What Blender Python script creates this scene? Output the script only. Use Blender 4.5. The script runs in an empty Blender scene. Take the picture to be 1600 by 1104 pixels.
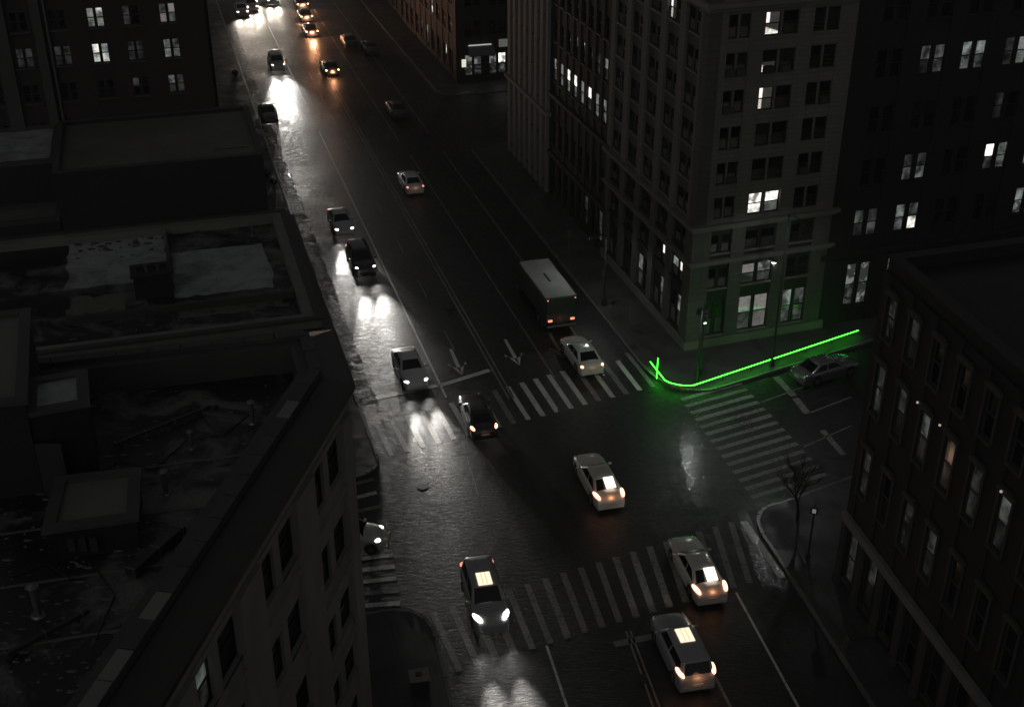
import bpy, bmesh, math, random
from math import sin, cos, pi, radians as R, sqrt, atan2
from mathutils import Vector, Matrix
random.seed(11)
S = bpy.context.scene
C = S.collection
# ------------------------------------------------------------------ camera
H = 42.0
PITCH = 28.488
cd = bpy.data.cameras.new('camera'); cam = bpy.data.objects.new('camera', cd); C.objects.link(cam)
cam.location = (0, 0, H); cam.rotation_euler = (R(90 - PITCH), 0, 0)
cd.sensor_width = 36; cd.lens = 43.2; cd.clip_end = 3000
S.camera = cam
# ------------------------------------------------------------------ night sky + faint sun lamp
SKY_STRENGTH = 0.05
W = bpy.data.worlds.new('World'); S.world = W; W.use_nodes = True
wn = W.node_tree; wn.nodes.clear()
wo = wn.nodes.new('ShaderNodeOutputWorld'); bg = wn.nodes.new('ShaderNodeBackground')
sk = wn.nodes.new('ShaderNodeTexSky'); sk.sky_type = 'NISHITA'; sk.sun_disc = False
sk.sun_elevation = R(32); sk.sun_rotation = R(200); sk.air_density = 1.0; sk.dust_density = 2.0
hs = wn.nodes.new('ShaderNodeHueSaturation'); hs.inputs['Saturation'].default_value = 0.05
wn.links.new(sk.outputs[0], hs.inputs['Color']); wn.links.new(hs.outputs[0], bg.inputs[0])
wn.links.new(bg.outputs[0], wo.inputs[0]); bg.inputs[1].default_value = SKY_STRENGTH * 0.33
sl = bpy.data.lights.new('moon', 'SUN'); so = bpy.data.objects.new('moon', sl); C.objects.link(so)
sl.energy = 0.02; sl.angle = R(25); sl.color = (1, .98, .95)
so.rotation_euler = (R(58), 0, R(-20))
# ------------------------------------------------------------------ film
S.view_settings.view_transform = 'Standard'; S.view_settings.look = 'None'
S.view_settings.exposure = 0; S.view_settings.gamma = 1; S.view_settings.use_curve_mapping = False
S.render.engine = 'CYCLES'
cy = S.cycles
cy.use_denoising = True; cy.use_light_tree = True; cy.max_bounces = 5; cy.diffuse_bounces = 2
cy.glossy_bounces = 3; cy.transmission_bounces = 2; cy.sample_clamp_indirect = 3; cy.sample_clamp_direct = 0
cy.caustics_reflective = False; cy.caustics_refractive = False
try: cy.denoiser = 'OPENIMAGEDENOISE'
except Exception: pass

# ================================================================== frames
AZ = R(-16.2)                                   # the avenue north of the crossing
NV = Vector((cos(AZ), -sin(AZ))); TV = Vector((sin(AZ), cos(AZ)))
def A(p, q, z=0.0):                             # p metres across the avenue, q metres along it
    v = NV * p + TV * q; return Vector((v.x, v.y, z))
AZS = R(-11.6)                                  # the avenue south of the crossing
def azv(a): return Vector((sin(a), cos(a)))
sp_, cp_ = sin(R(PITCH)), cos(R(PITCH))
def at(px, py, z=0.0):                          # photo pixel -> point on the level z
    u = (px - 800) / 1920; v = (552 - py) / 1920
    d = Vector((u, cp_ + v * sp_, -sp_ + v * cp_)); t = (H - z) / -d.z
    return Vector((d.x * t, d.y * t, z))

# ================================================================== mesh helpers
class MB:
    def __init__(s): s.v = []; s.f = []; s.m = []
    def add(s, vs, fs, m=0):
        b = len(s.v); s.v += [tuple(v) for v in vs]
        for f in fs: s.f.append([b + i for i in f]); s.m.append(m)
        return s
    def box(s, x0, x1, y0, y1, z0, z1, m=0):
        return s.add([(x0,y0,z0),(x1,y0,z0),(x1,y1,z0),(x0,y1,z0),(x0,y0,z1),(x1,y0,z1),(x1,y1,z1),(x0,y1,z1)],
                     [(3,2,1,0),(4,5,6,7),(0,1,5,4),(1,2,6,5),(2,3,7,6),(3,0,4,7)], m)
    def prism(s, poly, z0, z1, m=0):
        n = len(poly); a = sum(poly[i][0]*poly[(i+1)%n][1]-poly[(i+1)%n][0]*poly[i][1] for i in range(n))
        if a < 0: poly = poly[::-1]
        return s.add([(p[0],p[1],z0) for p in poly]+[(p[0],p[1],z1) for p in poly],
                     [list(range(n))[::-1], list(range(n,2*n))]+[(i,(i+1)%n,n+(i+1)%n,n+i) for i in range(n)], m)
    def ring(s, outer, inner, z0, z1, m=0):
        n = len(outer); vs = [(p[0],p[1],z) for z in (z0,z1) for P in (outer,inner) for p in P]
        fs = []
        for i in range(n):
            j = (i+1)%n
            fs += [(i,j,2*n+j,2*n+i),(n+j,n+i,3*n+i,3*n+j),(2*n+i,2*n+j,3*n+j,3*n+i),(j,i,n+i,n+j)]
        return s.add(vs, fs, m)
    def tube(s, p0, p1, r0, r1=None, n=8, cap=True, m=0):
        p0 = Vector(p0); p1 = Vector(p1); r1 = r0 if r1 is None else r1
        d = (p1-p0).normalized(); u = d.orthogonal().normalized(); w = d.cross(u)
        vs = [p0+(u*cos(2*pi*i/n)+w*sin(2*pi*i/n))*r0 for i in range(n)]+[p1+(u*cos(2*pi*i/n)+w*sin(2*pi*i/n))*r1 for i in range(n)]
        fs = [(i,(i+1)%n,n+(i+1)%n,n+i) for i in range(n)]
        if cap: fs += [list(range(n))[::-1], list(range(n,2*n))]
        return s.add(vs, fs, m)
    def sweep(s, pts, r, n=8, m=0):
        for a, b in zip(pts[:-1], pts[1:]): s.tube(a, b, r, r, n, True, m)
        return s
    def ball(s, c, rx, ry, rz, nu=10, nv=7, m=0, jit=0.0):
        vs = []; fs = []
        for j in range(nv+1):
            t = pi*j/nv
            for i in range(nu):
                a = 2*pi*i/nu; k = 1+random.uniform(-jit, jit)
                vs.append((c[0]+rx*k*sin(t)*cos(a), c[1]+ry*k*sin(t)*sin(a), c[2]+rz*k*cos(t)))
        for j in range(nv):
            for i in range(nu): fs.append((j*nu+i,(j+1)*nu+i,(j+1)*nu+(i+1)%nu,j*nu+(i+1)%nu))
        return s.add(vs, fs, m)
    def loft(s, rings, closed=True, caps=True, m=0):
        n = len(rings[0]); vs = [p for r in rings for p in r]; fs = []
        for k in range(len(rings)-1):
            for i in range(n if closed else n-1):
                j = (i+1)%n; fs.append((k*n+i, k*n+j, (k+1)*n+j, (k+1)*n+i))
        if caps: fs += [list(range(n))[::-1], [(len(rings)-1)*n+i for i in range(n)]]
        return s.add(vs, fs, m)
    def mesh(s, name, mats, smooth=None):
        me = bpy.data.meshes.new(name); me.from_pydata(s.v, [], s.f)
        for m in (mats if isinstance(mats, (list, tuple)) else [mats]): me.materials.append(m)
        me.polygons.foreach_set('material_index', s.m)
        if smooth:
            bm = bmesh.new(); bm.from_mesh(me); bmesh.ops.remove_doubles(bm, verts=bm.verts, dist=1e-5)
            bmesh.ops.recalc_face_normals(bm, faces=bm.faces)
            for f in bm.faces: f.smooth = True
            for e in bm.edges:
                e.smooth = len(e.link_faces) == 2 and e.calc_face_angle(0) < smooth
            bm.to_mesh(me); bm.free()
        me.update(); return me
    def obj(s, name, mats, parent=None, loc=None, rz=0.0, smooth=None):
        return inst(name, s.mesh(name, mats, smooth), parent, loc, rz)
def inst(name, me, parent=None, loc=None, rz=0.0, mat=None):
    o = bpy.data.objects.new(name, me); C.objects.link(o)
    if parent is not None: o.parent = parent
    if loc is not None: o.location = loc
    if rz: o.rotation_euler = (0, 0, rz)
    if mat is not None:
        o.material_slots[0].link = 'OBJECT'; o.material_slots[0].material = mat
    return o
def thing(name, label, cat, loc=(0,0,0), rz=0.0, group=None):
    o = bpy.data.objects.new(name, None); C.objects.link(o); o.empty_display_size = .3
    o.location = loc; o.rotation_euler = (0,0,rz); return tag(o, label, cat, group)
def tag(o, label, cat, group=None):
    o['label'] = label; o['category'] = cat
    if group: o['group'] = group
    return o
def struct(o): o['kind'] = 'structure'; return o
def dup(root, loc, rz, label, group=None):
    r = root.copy(); C.objects.link(r); r.location = loc; r.rotation_euler = (0,0,rz); r['label'] = label
    if group: r['group'] = group
    for ch in list(root.children):
        c = ch.copy(); C.objects.link(c); c.parent = r
        for g in list(ch.children):
            d = g.copy(); C.objects.link(d); d.parent = c
    return r
def offset(poly, d):                            # offset a convex CCW polygon outward
    n = len(poly); out = []
    for i in range(n):
        p0, p1, p2 = Vector(poly[i-1][:2]), Vector(poly[i][:2]), Vector(poly[(i+1)%n][:2])
        a = (p1-p0).normalized(); b = (p2-p1).normalized()
        na = Vector((a.y,-a.x)); nb = Vector((b.y,-b.x)); k = (na+nb); k = k/(1+na.dot(nb))
        out.append(tuple(p1+k*d))
    return out
def ccw(poly):
    n = len(poly); a = sum(poly[i][0]*poly[(i+1)%n][1]-poly[(i+1)%n][0]*poly[i][1] for i in range(n))
    return poly if a > 0 else poly[::-1]

# ================================================================== materials
class N:
    def __init__(s, name):
        s.m = bpy.data.materials.new(name); s.m.use_nodes = True; s.t = s.m.node_tree; s.t.nodes.clear()
        s.o = s.n('OutputMaterial')
    def n(s, k, **kw):
        d = s.t.nodes.new('ShaderNode'+k)
        for a, v in kw.items(): setattr(d, a, v)
        return d
    def l(s, a, b): s.t.links.new(a, b)
    def val(s, sock, v):
        if hasattr(v, 'is_output') or isinstance(v, bpy.types.NodeSocket): s.l(v, sock)
        elif isinstance(v, (tuple, list)) and len(v) == 3 and sock.type == 'RGBA': sock.default_value = (*v, 1)
        else: sock.default_value = v
    def noise(s, vec, scale, detail=3, rough=.55, dist=0):
        d = s.n('TexNoise'); s.l(vec, d.inputs['Vector']); d.inputs['Scale'].default_value = scale
        d.inputs['Detail'].default_value = detail; d.inputs['Roughness'].default_value = rough
        d.inputs['Distortion'].default_value = dist; return d.outputs[0]
    def ramp(s, f, *st):
        d = s.n('ValToRGB'); s.l(f, d.inputs[0]); e = d.color_ramp.elements
        while len(e) < len(st): e.new(.5)
        for x, (p, c) in zip(e, st):
            x.position = p; x.color = (*c, 1) if isinstance(c, tuple) else (c, c, c, 1)
        return d.outputs[0]
    def math(s, op, a, b=0.0, clamp=False):
        d = s.n('Math', operation=op, use_clamp=clamp); s.val(d.inputs[0], a); s.val(d.inputs[1], b); return d.outputs[0]
    def mix(s, f, a, b, mode='MIX'):
        d = s.n('Mix', data_type='RGBA', blend_type=mode); s.val(d.inputs[0], f); s.val(d.inputs[6], a); s.val(d.inputs[7], b); return d.outputs[2]
    def pos(s, rot=0.0, scale=(1,1,1)):
        g = s.n('NewGeometry'); mp = s.n('Mapping'); s.l(g.outputs['Position'], mp.inputs[0])
        mp.inputs['Rotation'].default_value = (0,0,rot); mp.inputs['Scale'].default_value = scale; return mp.outputs[0]
    def obj(s, scale=(1,1,1)):
        g = s.n('TexCoord'); mp = s.n('Mapping'); s.l(g.outputs['Object'], mp.inputs[0]); mp.inputs['Scale'].default_value = scale; return mp.outputs[0]
    def bump(s, h, strength, dist, prev=None):
        d = s.n('Bump'); s.l(h, d.inputs['Height']); d.inputs['Strength'].default_value = strength; d.inputs['Distance'].default_value = dist
        if prev is not None: s.l(prev, d.inputs['Normal'])
        return d.outputs[0]
    def pbr(s, col, rough=.6, metal=0.0, bump=None, coat=0.0, spec=.5, emis=None, es=0.0):
        b = s.n('BsdfPrincipled'); s.val(b.inputs['Base Color'], col); s.val(b.inputs['Roughness'], rough)
        s.val(b.inputs['Metallic'], metal); s.val(b.inputs['Coat Weight'], coat); s.val(b.inputs['Specular IOR Level'], spec)
        if coat: b.inputs['Coat Roughness'].default_value = .12
        if bump is not None: s.l(bump, b.inputs['Normal'])
        if emis is not None: s.val(b.inputs['Emission Color'], emis); s.val(b.inputs['Emission Strength'], es)
        s.l(b.outputs[0], s.o.inputs[0]); return s.m

def wet(k):                                     # water film on the carriageway: roughness and ripples shared by asphalt and paint
    P = k.pos(); L = k.pos(AZ, (1.1,.10,1)); X = k.pos(AZ, (.55,2.2,1))
    big = k.noise(P, .16, 5, .6, .4); track = k.noise(L, .55, 4, .6); fine = k.noise(P, 11, 4, .75); rip = k.noise(X, 3.4, 5, .6, .6); med = k.noise(P, 2.3, 5, .6)
    ro = k.math('ADD', k.math('MULTIPLY', k.ramp(big, (.36,0.),(.58,1.)), .16), k.math('MULTIPLY', track, .26))
    ro = k.math('ADD', ro, k.math('MULTIPLY', fine, .12), True); ro = k.math('ADD', ro, k.math('MULTIPLY', k.ramp(med, (.40,0.),(.58,1.)), .16)); ro = k.math('ADD', ro, .13)
    b = k.bump(rip, .5, .045); b = k.bump(med, .30, .04, b); b = k.bump(fine, .6, .014, b)
    return fine, med, ro, b
def asphalt():
    k = N('wet_asphalt'); fine, med, ro, b = wet(k)
    col = k.mix(fine, (.005,.005,.005), (.015,.0148,.0142)); col = k.mix(k.ramp(med, (.35,0.),(.75,.7)), col, (.010,.0098,.0095))
    patch = k.noise(k.pos(AZ, (1,.4,1)), .22, 2, .5); col = k.mix(k.ramp(patch, (.52,0.),(.545,.55)), col, (.004,.004,.004))
    return k.pbr(col, ro, bump=b)
def paint(name, c, wear=.5):
    k = N(name); fine, med, ro, b = wet(k); P = k.pos(); a = k.noise(P, 5, 5, .7); d = k.noise(P, .7, 3); w = k.math('ADD', k.math('MULTIPLY', a, .7), k.math('MULTIPLY', d, .3))
    f = k.ramp(w, (wear-.1,.85),(wear+.05,.08)); col = k.mix(f, c, (.02,.02,.019))
    return k.pbr(col, ro, bump=b)
def concrete(name, c, rough0=.25, slab=1.5, var=.35, rot=AZ):
    k = N(name); P = k.pos(rot); n = k.noise(P, .5, 5, .65); f = k.noise(P, 14, 4, .7)
    br = k.n('TexBrick'); k.l(P, br.inputs[0]); br.offset = 0; br.inputs['Scale'].default_value = 1
    br.inputs['Brick Width'].default_value = slab; br.inputs['Row Height'].default_value = slab; br.inputs['Mortar Size'].default_value = .018
    br.inputs['Color1'].default_value = (1,1,1,1); br.inputs['Color2'].default_value = (.8,.8,.8,1); br.inputs['Mortar'].default_value = (.35,.35,.35,1)
    col = k.mix(k.ramp(n, (.3,0.),(.7,1.)), tuple(x*(1-var) for x in c), c); col = k.mix(1, col, br.outputs[0], 'MULTIPLY')
    ro = k.math('ADD', rough0, k.math('MULTIPLY', k.ramp(n,(.38,0.),(.6,1.)), .35))
    return k.pbr(col, ro, bump=k.bump(f, .35, .012, k.bump(br.outputs['Fac'], -.6, .01)))
def masonry(name, c, bw=.45, bh=.2, mort=.012, var=.25, stain=.5, rough=.75):
    k = N(name); O = k.obj(); sx = k.n('SeparateXYZ'); k.l(O, sx.inputs[0]); cb = k.n('CombineXYZ')
    k.l(k.math('ADD', sx.outputs[0], sx.outputs[1]), cb.inputs[0]); k.l(sx.outputs[2], cb.inputs[1])
    br = k.n('TexBrick'); k.l(cb.outputs[0], br.inputs[0]); br.inputs['Scale'].default_value = 1
    br.inputs['Brick Width'].default_value = bw; br.inputs['Row Height'].default_value = bh; br.inputs['Mortar Size'].default_value = mort
    br.inputs['Color1'].default_value = (*c,1); br.inputs['Color2'].default_value = (*[x*(1-var) for x in c],1); br.inputs['Mortar'].default_value = (*[x*.55 for x in c],1)
    P = k.pos(0, (1,1,.35)); n = k.noise(P, .45, 5, .65); f = k.noise(P, 9, 4, .7)
    col = k.mix(k.ramp(n,(.3,stain),(.7,0.)), br.outputs[0], tuple(x*.45 for x in c)); col = k.mix(k.math('MULTIPLY', f, .35), col, tuple(x*.7 for x in c))
    return k.pbr(col, rough, bump=k.bump(f, .3, .02, k.bump(br.outputs['Fac'], -.5, .012)))
def stone(name, c, rough=.7, var=.35):
    k = N(name); P = k.pos(0,(1,1,.5)); n = k.noise(P, .8, 6, .65); f = k.noise(P, 8, 4, .7)
    col = k.mix(k.ramp(n,(.3,1.),(.7,0.)), c, tuple(x*(1-var) for x in c)); col = k.mix(k.math('MULTIPLY', f, .3), col, tuple(x*.6 for x in c))
    return k.pbr(col, rough, bump=k.bump(f, .35, .02))
def tar(name, dark, light, sc=.35, lo=.5, hi=.62, rough=(.2,.6)):
    k = N(name); P = k.pos(); n = k.noise(P, sc, 8, .72, .8); m = k.noise(P, sc*.25, 3); f = k.noise(P, 12, 4, .7)
    a = k.ramp(k.math('ADD', k.math('MULTIPLY', n, .7), k.math('MULTIPLY', m, .3)), (lo,0.),(hi,1.))
    col = k.mix(a, dark, light); col = k.mix(k.math('MULTIPLY', f, .5), col, tuple(x*.5 for x in dark))
    ro = k.math('ADD', rough[0], k.math('MULTIPLY', k.ramp(m,(.35,0.),(.6,1.)), rough[1]-rough[0]))
    return k.pbr(col, ro, bump=k.bump(n, .5, .06, k.bump(f, .3, .01)))
def plain(name, c, rough=.5, metal=0.0, coat=0.0, nz=.25, sc=3):
    k = N(name); n = k.noise(k.obj(), sc, 4, .6); col = k.mix(n, c, tuple(x*(1-nz) for x in c))
    return k.pbr(col, k.math('ADD', rough-.05, k.math('MULTIPLY', n, .12)), metal, coat=coat)
def emit(name, c, s):
    k = N(name); e = k.n('Emission'); e.inputs[0].default_value = (*c,1); e.inputs[1].default_value = s
    k.l(e.outputs[0], k.o.inputs[0]); return k.m
def lit(name, c, s, kind='room'):
    # a lit room seen through its pane: blinds, curtains and furniture show as lighter and darker patches
    k = N(name); tc = k.n('TexCoord'); oi = k.n('ObjectInfo'); sx = k.n('SeparateXYZ'); k.l(tc.outputs['Generated'], sx.inputs[0])
    ad = k.n('VectorMath', operation='ADD'); k.l(tc.outputs['Object'], ad.inputs[0])
    sc = k.n('VectorMath', operation='SCALE'); k.l(oi.outputs['Location'], sc.inputs[0]); sc.inputs[3].default_value = 3.7; k.l(sc.outputs[0], ad.inputs[1])
    n = k.noise(ad.outputs[0], 1.5, 2, .5, .3); fine = k.noise(ad.outputs[0], 3.5, 2, .5)
    g = k.ramp(n, (.34,.10),(.48,.45),(.66,1.)); g = k.math('MULTIPLY', g, k.math('ADD', .55, fine))
    if kind == 'slit': g = k.math('MULTIPLY', k.math('ADD', .35, fine), k.ramp(sx.outputs[0], (.26,1.),(.34,.03)))
    if kind == 'low':
        g = k.math('MULTIPLY', k.math('ADD', .5, fine), k.ramp(k.math('ADD', k.math('MULTIPLY', sx.outputs[0], .5), sx.outputs[2]), (.62,1.),(.78,.03)))
    if kind == 'blind':
        w = k.n('TexWave', wave_type='BANDS', bands_direction='Z'); k.l(tc.outputs['Generated'], w.inputs[0]); w.inputs['Scale'].default_value = 5
        g = k.math('MULTIPLY', k.math('ADD', .5, k.math('MULTIPLY', w.outputs[1], .5)), k.math('ADD', .35, fine))
    if kind == 'shop':
        v = k.n('TexVoronoi'); k.l(ad.outputs[0], v.inputs[0]); v.inputs['Scale'].default_value = 3.2
        g = k.math('ADD', k.ramp(v.outputs[0], (.08,1.3),(.22,.10)), k.math('MULTIPLY', k.ramp(n,(.5,0.),(.6,1.)), .5))
    return k.pbr((.015,.015,.015), .12, emis=c, es=k.math('MULTIPLY', g, s))

M = {}
M['asphalt'] = asphalt()
M['white_paint'] = paint('road_paint_white', (.60,.585,.55), .44)
M['white_faded'] = paint('road_paint_faded', (.21,.205,.195), .47)
M['yellow_paint'] = paint('road_paint_yellow', (.26,.235,.18), .46)
M['walk'] = concrete('wet_sidewalk', (.055,.054,.052), .38)
M['kerb'] = stone('granite_kerb', (.16,.155,.15), .3)
M['lime'] = masonry('limestone_blocks', (.17,.159,.141), 1.3, .31, .03, .2, .75)
M['lime_low'] = masonry('sooty_limestone', (.085,.08,.072), 1.3, .45, .03, .2, .75)
M['lime_dark'] = masonry('dark_spandrel', (.085,.08,.072), 1.3, .31, .03, .2, .75)  # same blocks in a darker tone, for the west spandrels
M['lime_trim'] = stone('limestone_trim', (.15,.142,.127), .65, .3)
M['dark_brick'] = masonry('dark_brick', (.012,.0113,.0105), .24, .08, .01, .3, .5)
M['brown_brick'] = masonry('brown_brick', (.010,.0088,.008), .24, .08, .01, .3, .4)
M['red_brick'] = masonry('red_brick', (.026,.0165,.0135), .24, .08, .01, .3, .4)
M['grey_stone'] = stone('grey_facade_stone', (.17,.165,.155), .7, .3)
M['pale_stone'] = stone('pale_pier_stone', (.30,.288,.268), .7, .3)
M['grimy_stone'] = stone('grimy_stone', (.055,.053,.049), .7, .4)
M['dark_trim'] = stone('dark_trim', (.016,.015,.0145), .6, .3)
M['cornice_metal'] = stone('cornice_sheet_metal', (.034,.031,.027), .5, .4)
M['tar'] = tar('tar_roof', (.008,.008,.008), (.16,.154,.145), .42, .48, .60, (.3,.75))
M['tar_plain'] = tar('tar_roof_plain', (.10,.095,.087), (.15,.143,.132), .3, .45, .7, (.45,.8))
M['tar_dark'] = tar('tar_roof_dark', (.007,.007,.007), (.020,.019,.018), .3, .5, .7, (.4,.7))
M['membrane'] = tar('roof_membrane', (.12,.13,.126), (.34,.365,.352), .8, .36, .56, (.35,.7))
M['glass'] = plain('window_glass', (.006,.006,.007), .08, nz=.5)
M['glass_grey'] = plain('window_glass_blind', (.03,.0295,.0285), .22, nz=.6, sc=1.5)
M['glass_dim'] = plain('window_glass_curtain', (.022,.022,.021), .15, nz=.7, sc=2)
M['frame'] = plain('window_frame', (.016,.0155,.015), .45)
M['frame_pale'] = plain('window_frame_pale', (.05,.049,.046), .5)
M['metal'] = plain('galvanised_steel', (.16,.16,.155), .4, .6)
M['dark_metal'] = plain('painted_dark_steel', (.025,.026,.026), .4)
M['rust'] = plain('rusty_steel', (.07,.045,.03), .7)
M['rubber'] = plain('tyre_rubber', (.012,.012,.012), .7)
M['chrome'] = plain('bright_trim', (.55,.55,.54), .18, 1.0, nz=.1)
M['car_glass'] = plain('car_glass', (.004,.004,.005), .05, nz=.3)
M['black_plastic'] = plain('black_plastic', (.012,.012,.012), .4)
M['bark'] = stone('wet_bark', (.022,.02,.018), .4)
M['bag'] = plain('black_bin_bag', (.015,.015,.016), .22)
M['orange'] = plain('cone_orange', (.55,.13,.03), .45)
M['beige'] = plain('beige_sheet_steel', (.30,.26,.21), .5)
M['plate'] = plain('licence_plate', (.5,.48,.42), .45)
M['canvas'] = plain('awning_canvas', (.10,.10,.10), .6)
for nm, c in dict(white=(.52,.49,.44), silver=(.58,.58,.57), grey=(.28,.28,.28), dark=(.018,.018,.019), cream=(.50,.52,.45), yellow=(.50,.46,.36), blue=(.05,.055,.07)).items():
    M['paint_'+nm] = plain('car_paint_'+nm, c, .28, coat=.7, nz=.06)
M['paint_wet'] = plain('car_paint_wet', (.16,.16,.165), .14, .5, coat=1.0)
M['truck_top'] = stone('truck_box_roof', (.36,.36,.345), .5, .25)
M['head'] = emit('headlight_glass_lit', (1,.97,.93), 9)
M['head_warm'] = emit('headlight_glass_warm', (1,.80,.62), 12)
M['tail'] = emit('tail_light_lit', (1,.40,.24), 4.2)
M['tail_soft'] = emit('tail_light_soft', (1,.33,.20), 1.3)
M['amber'] = emit('tail_light_amber', (1,.55,.27), 9)
M['panel'] = emit('glowing_roof_panel', (1,.83,.60), 1.25)  # bright flat patches on the cabs, built as added glowing panels
M['panel_hot'] = emit('glowing_rear_panel', (1,.84,.68), 2.4)  # added glowing panel, kept strong so that it brightens the trunk
M['panel_seam'] = emit('glowing_panel_seam', (1,.75,.45), .75)
M['neon'] = emit('green_neon', (.032,1,.021), 15.5)
M['green_lens'] = emit('green_signal_lens', (.35,1,.35), 6)
M['bulb'] = emit('lamp_lens_lit', (.94,1,.95), 40)
M['w_bright'] = lit('lit_room_bright', (1,.97,.88), 2.6)
M['w_mid'] = lit('lit_room_mid', (.82,.92,.86), .26)
M['w_soft'] = lit('lit_room_soft', (.88,.93,.86), .75)
M['w_dim'] = lit('lit_room_dim', (.80,.88,.82), .10)
M['w_faint'] = lit('lit_room_faint', (.85,.88,.84), .035)
M['w_blind'] = lit('lit_blind', (.90,.95,.90), .30, 'blind')
M['w_slit'] = lit('lit_gap', (1,.93,.82), 1.6, 'slit')
M['w_low'] = lit('lit_below_blind', (1,.95,.85), 1.7, 'low')
M['w_shop'] = lit('lit_shop', (.88,.95,.90), .32, 'shop')
M['w_warm'] = lit('lit_warm', (1,.70,.5), .08)
M['w_grey'] = lit('lit_office', (1,.94,.92), .26, 'blind')
M['w_strip'] = emit('lit_stair_strip', (.93,1,.93), .55)

# ================================================================== ground, roads, sidewalks
def flat(name, pts, z, m, parent=None):
    pts = [(p[0], p[1]) for p in pts]; pts = ccw(pts)
    return MB().add([(p[0],p[1],z) for p in pts], [list(range(len(pts)))]).obj(name, m, parent)
ground = struct(flat('ground', [(-290,-50),(290,-50),(290,690),(-290,690)], -.06, M['asphalt']))
def grid_sheet(name, x0, x1, y0, y1, nx, ny, z, m):
    mb = MB(); mb.v = [(x0+(x1-x0)*i/nx, y0+(y1-y0)*j/ny, z) for j in range(ny+1) for i in range(nx+1)]
    mb.f = [(j*(nx+1)+i, j*(nx+1)+i+1, (j+1)*(nx+1)+i+1, (j+1)*(nx+1)+i) for j in range(ny) for i in range(nx)]; mb.m = [0]*len(mb.f)
    return mb.obj(name, m)
road = struct(grid_sheet('road', -160, 160, -40, 420, 4, 6, 0, M['asphalt']))
S1 = azv(AZS)
def along_s(pt, d): return (pt[0]-S1.x*d, pt[1]-S1.y*d)
EV = azv(R(60.5))                               # the cross street east of the crossing
def east(pt, d): return (pt[0]+EV.x*d, pt[1]+EV.y*d)
def arc(p0, pc, p1, n=7):                       # quadratic corner
    return [tuple((1-t)**2*Vector(p0)+2*t*(1-t)*Vector(pc)+t*t*Vector(p1)) for t in [i/n for i in range(n+1)]]
a2 = lambda p, q: tuple(A(p, q).xy)
ne_k = [a2(29.9,117.5), a2(29.9,71)] + arc(a2(29.9,70.5), a2(30.0,65.5), a2(33.2,65.5)) + [east(a2(33.2,65.5), 60)]
se_c = (15.9,58.9)
se_k = [east(se_c, 60), se_c] + arc((15.3,58.7),(13.6,58.0),(14.35,55.2)) + [(15.36,50.46), along_s((15.36,50.46),9), along_s((15.36,50.46),60)]
nw_k = [a2(-45,61.9), a2(7.2,61.9)] + arc(a2(8.0,61.9), a2(9.7,62.0), a2(9.7,63.8)) + [a2(9.7,330)]
sw0 = a2(9.5,46.6)
sw_k = [along_s(sw0,60), along_s(sw0,1)] + arc(sw0, a2(9.5,49.2), a2(7.2,49.2)) + [a2(-45,49.2)]
n2_k = [a2(75,137), a2(33.6,136.8)] + arc(a2(33,136.8), a2(31.2,136.8), a2(31,139)) + [a2(30.4,330)]
walks = [('sidewalk', ne_k, [a2(95,85), a2(95,117.5)]), ('sidewalk', se_k, [(70,-8),(75,80)]),
         ('sidewalk', nw_k, [a2(-45,330)]), ('sidewalk', sw_k, [(-55,-20)]), ('sidewalk', n2_k, [a2(75,330)])]
kerb_me = []
for v in range(5):
    mb = MB(); j = lambda: random.uniform(-.022,.022)
    for x0, x1 in ((.012,.66),(.66,1.32),(1.32,1.988)):
        mb.box(x0+.001, x1, -.16+j(), .02+j(), -.05, .145+j()*.5)
    kerb_me.append(mb.mesh('kerb_stone', M['kerb']))
for name, line, back in walks:
    w = struct(MB().prism(line+back, -.05, .14).obj(name, M['walk']))
    for a, b in zip(line[:-1], line[1:]):
        a = Vector(a); b = Vector(b); L = (b-a).length; d = (b-a).normalized(); n = max(1, round(L/2))
        for i in range(n):
            c = a+d*(L*i/n); cc = (c+d).y
            if cc < 22 or cc > 190 or abs(c.x) > 75: continue
            o = inst('kerb_stone', random.choice(kerb_me), w, (c.x, c.y, random.uniform(0,.012)), atan2(d.y, d.x)); o.scale = (L/n/2, 1, 1)
            # kerb stones sit on the outer edge: the outer side is to the right of the walking direction or left, whichever faces the road
# --- painted markings, each its own piece on the road
def strip(name, a, b, w, m, z=.006, seg=1):
    a = Vector(a[:2]); b = Vector(b[:2]); d = (b-a).normalized(); nn = Vector((-d.y,d.x))*w/2
    return flat(name, [a-nn, b-nn, b+nn, a+nn], z, m, road)
def pq(name, p, q0, q1, w, m, z=.006): return strip(name, A(p,q0), A(p,q1), w, m, z)
pq('lane_line', 15.62, 69.6, 128, .14, M['white_paint']); pq('lane_line', 15.62, 138, 330, .14, M['white_paint'])
pq('lane_line', 23.45, 70.2, 118, .11, M['white_faded']); pq('lane_line', 23.2, 122, 330, .14, M['white_faded'])
pq('lane_line', 26.92, 71.5, 118, .11, M['white_faded']); pq('lane_line', 26.8, 124, 330, .14, M['white_faded'])
for k, p in enumerate((19.62, 19.95)): pq('centre_line', p, 68.3, 330, .11, M['yellow_paint'])
for q in range(72, 260, 9): pq('lane_dash', 17.75, q+4, q+7.2, .11, M['white_faded'])
strip('lane_line', at(728,703), at(722,690), .10, M['white_faded']); strip('lane_line', at(748,775), at(730,715), .08, M['white_faded'])
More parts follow.
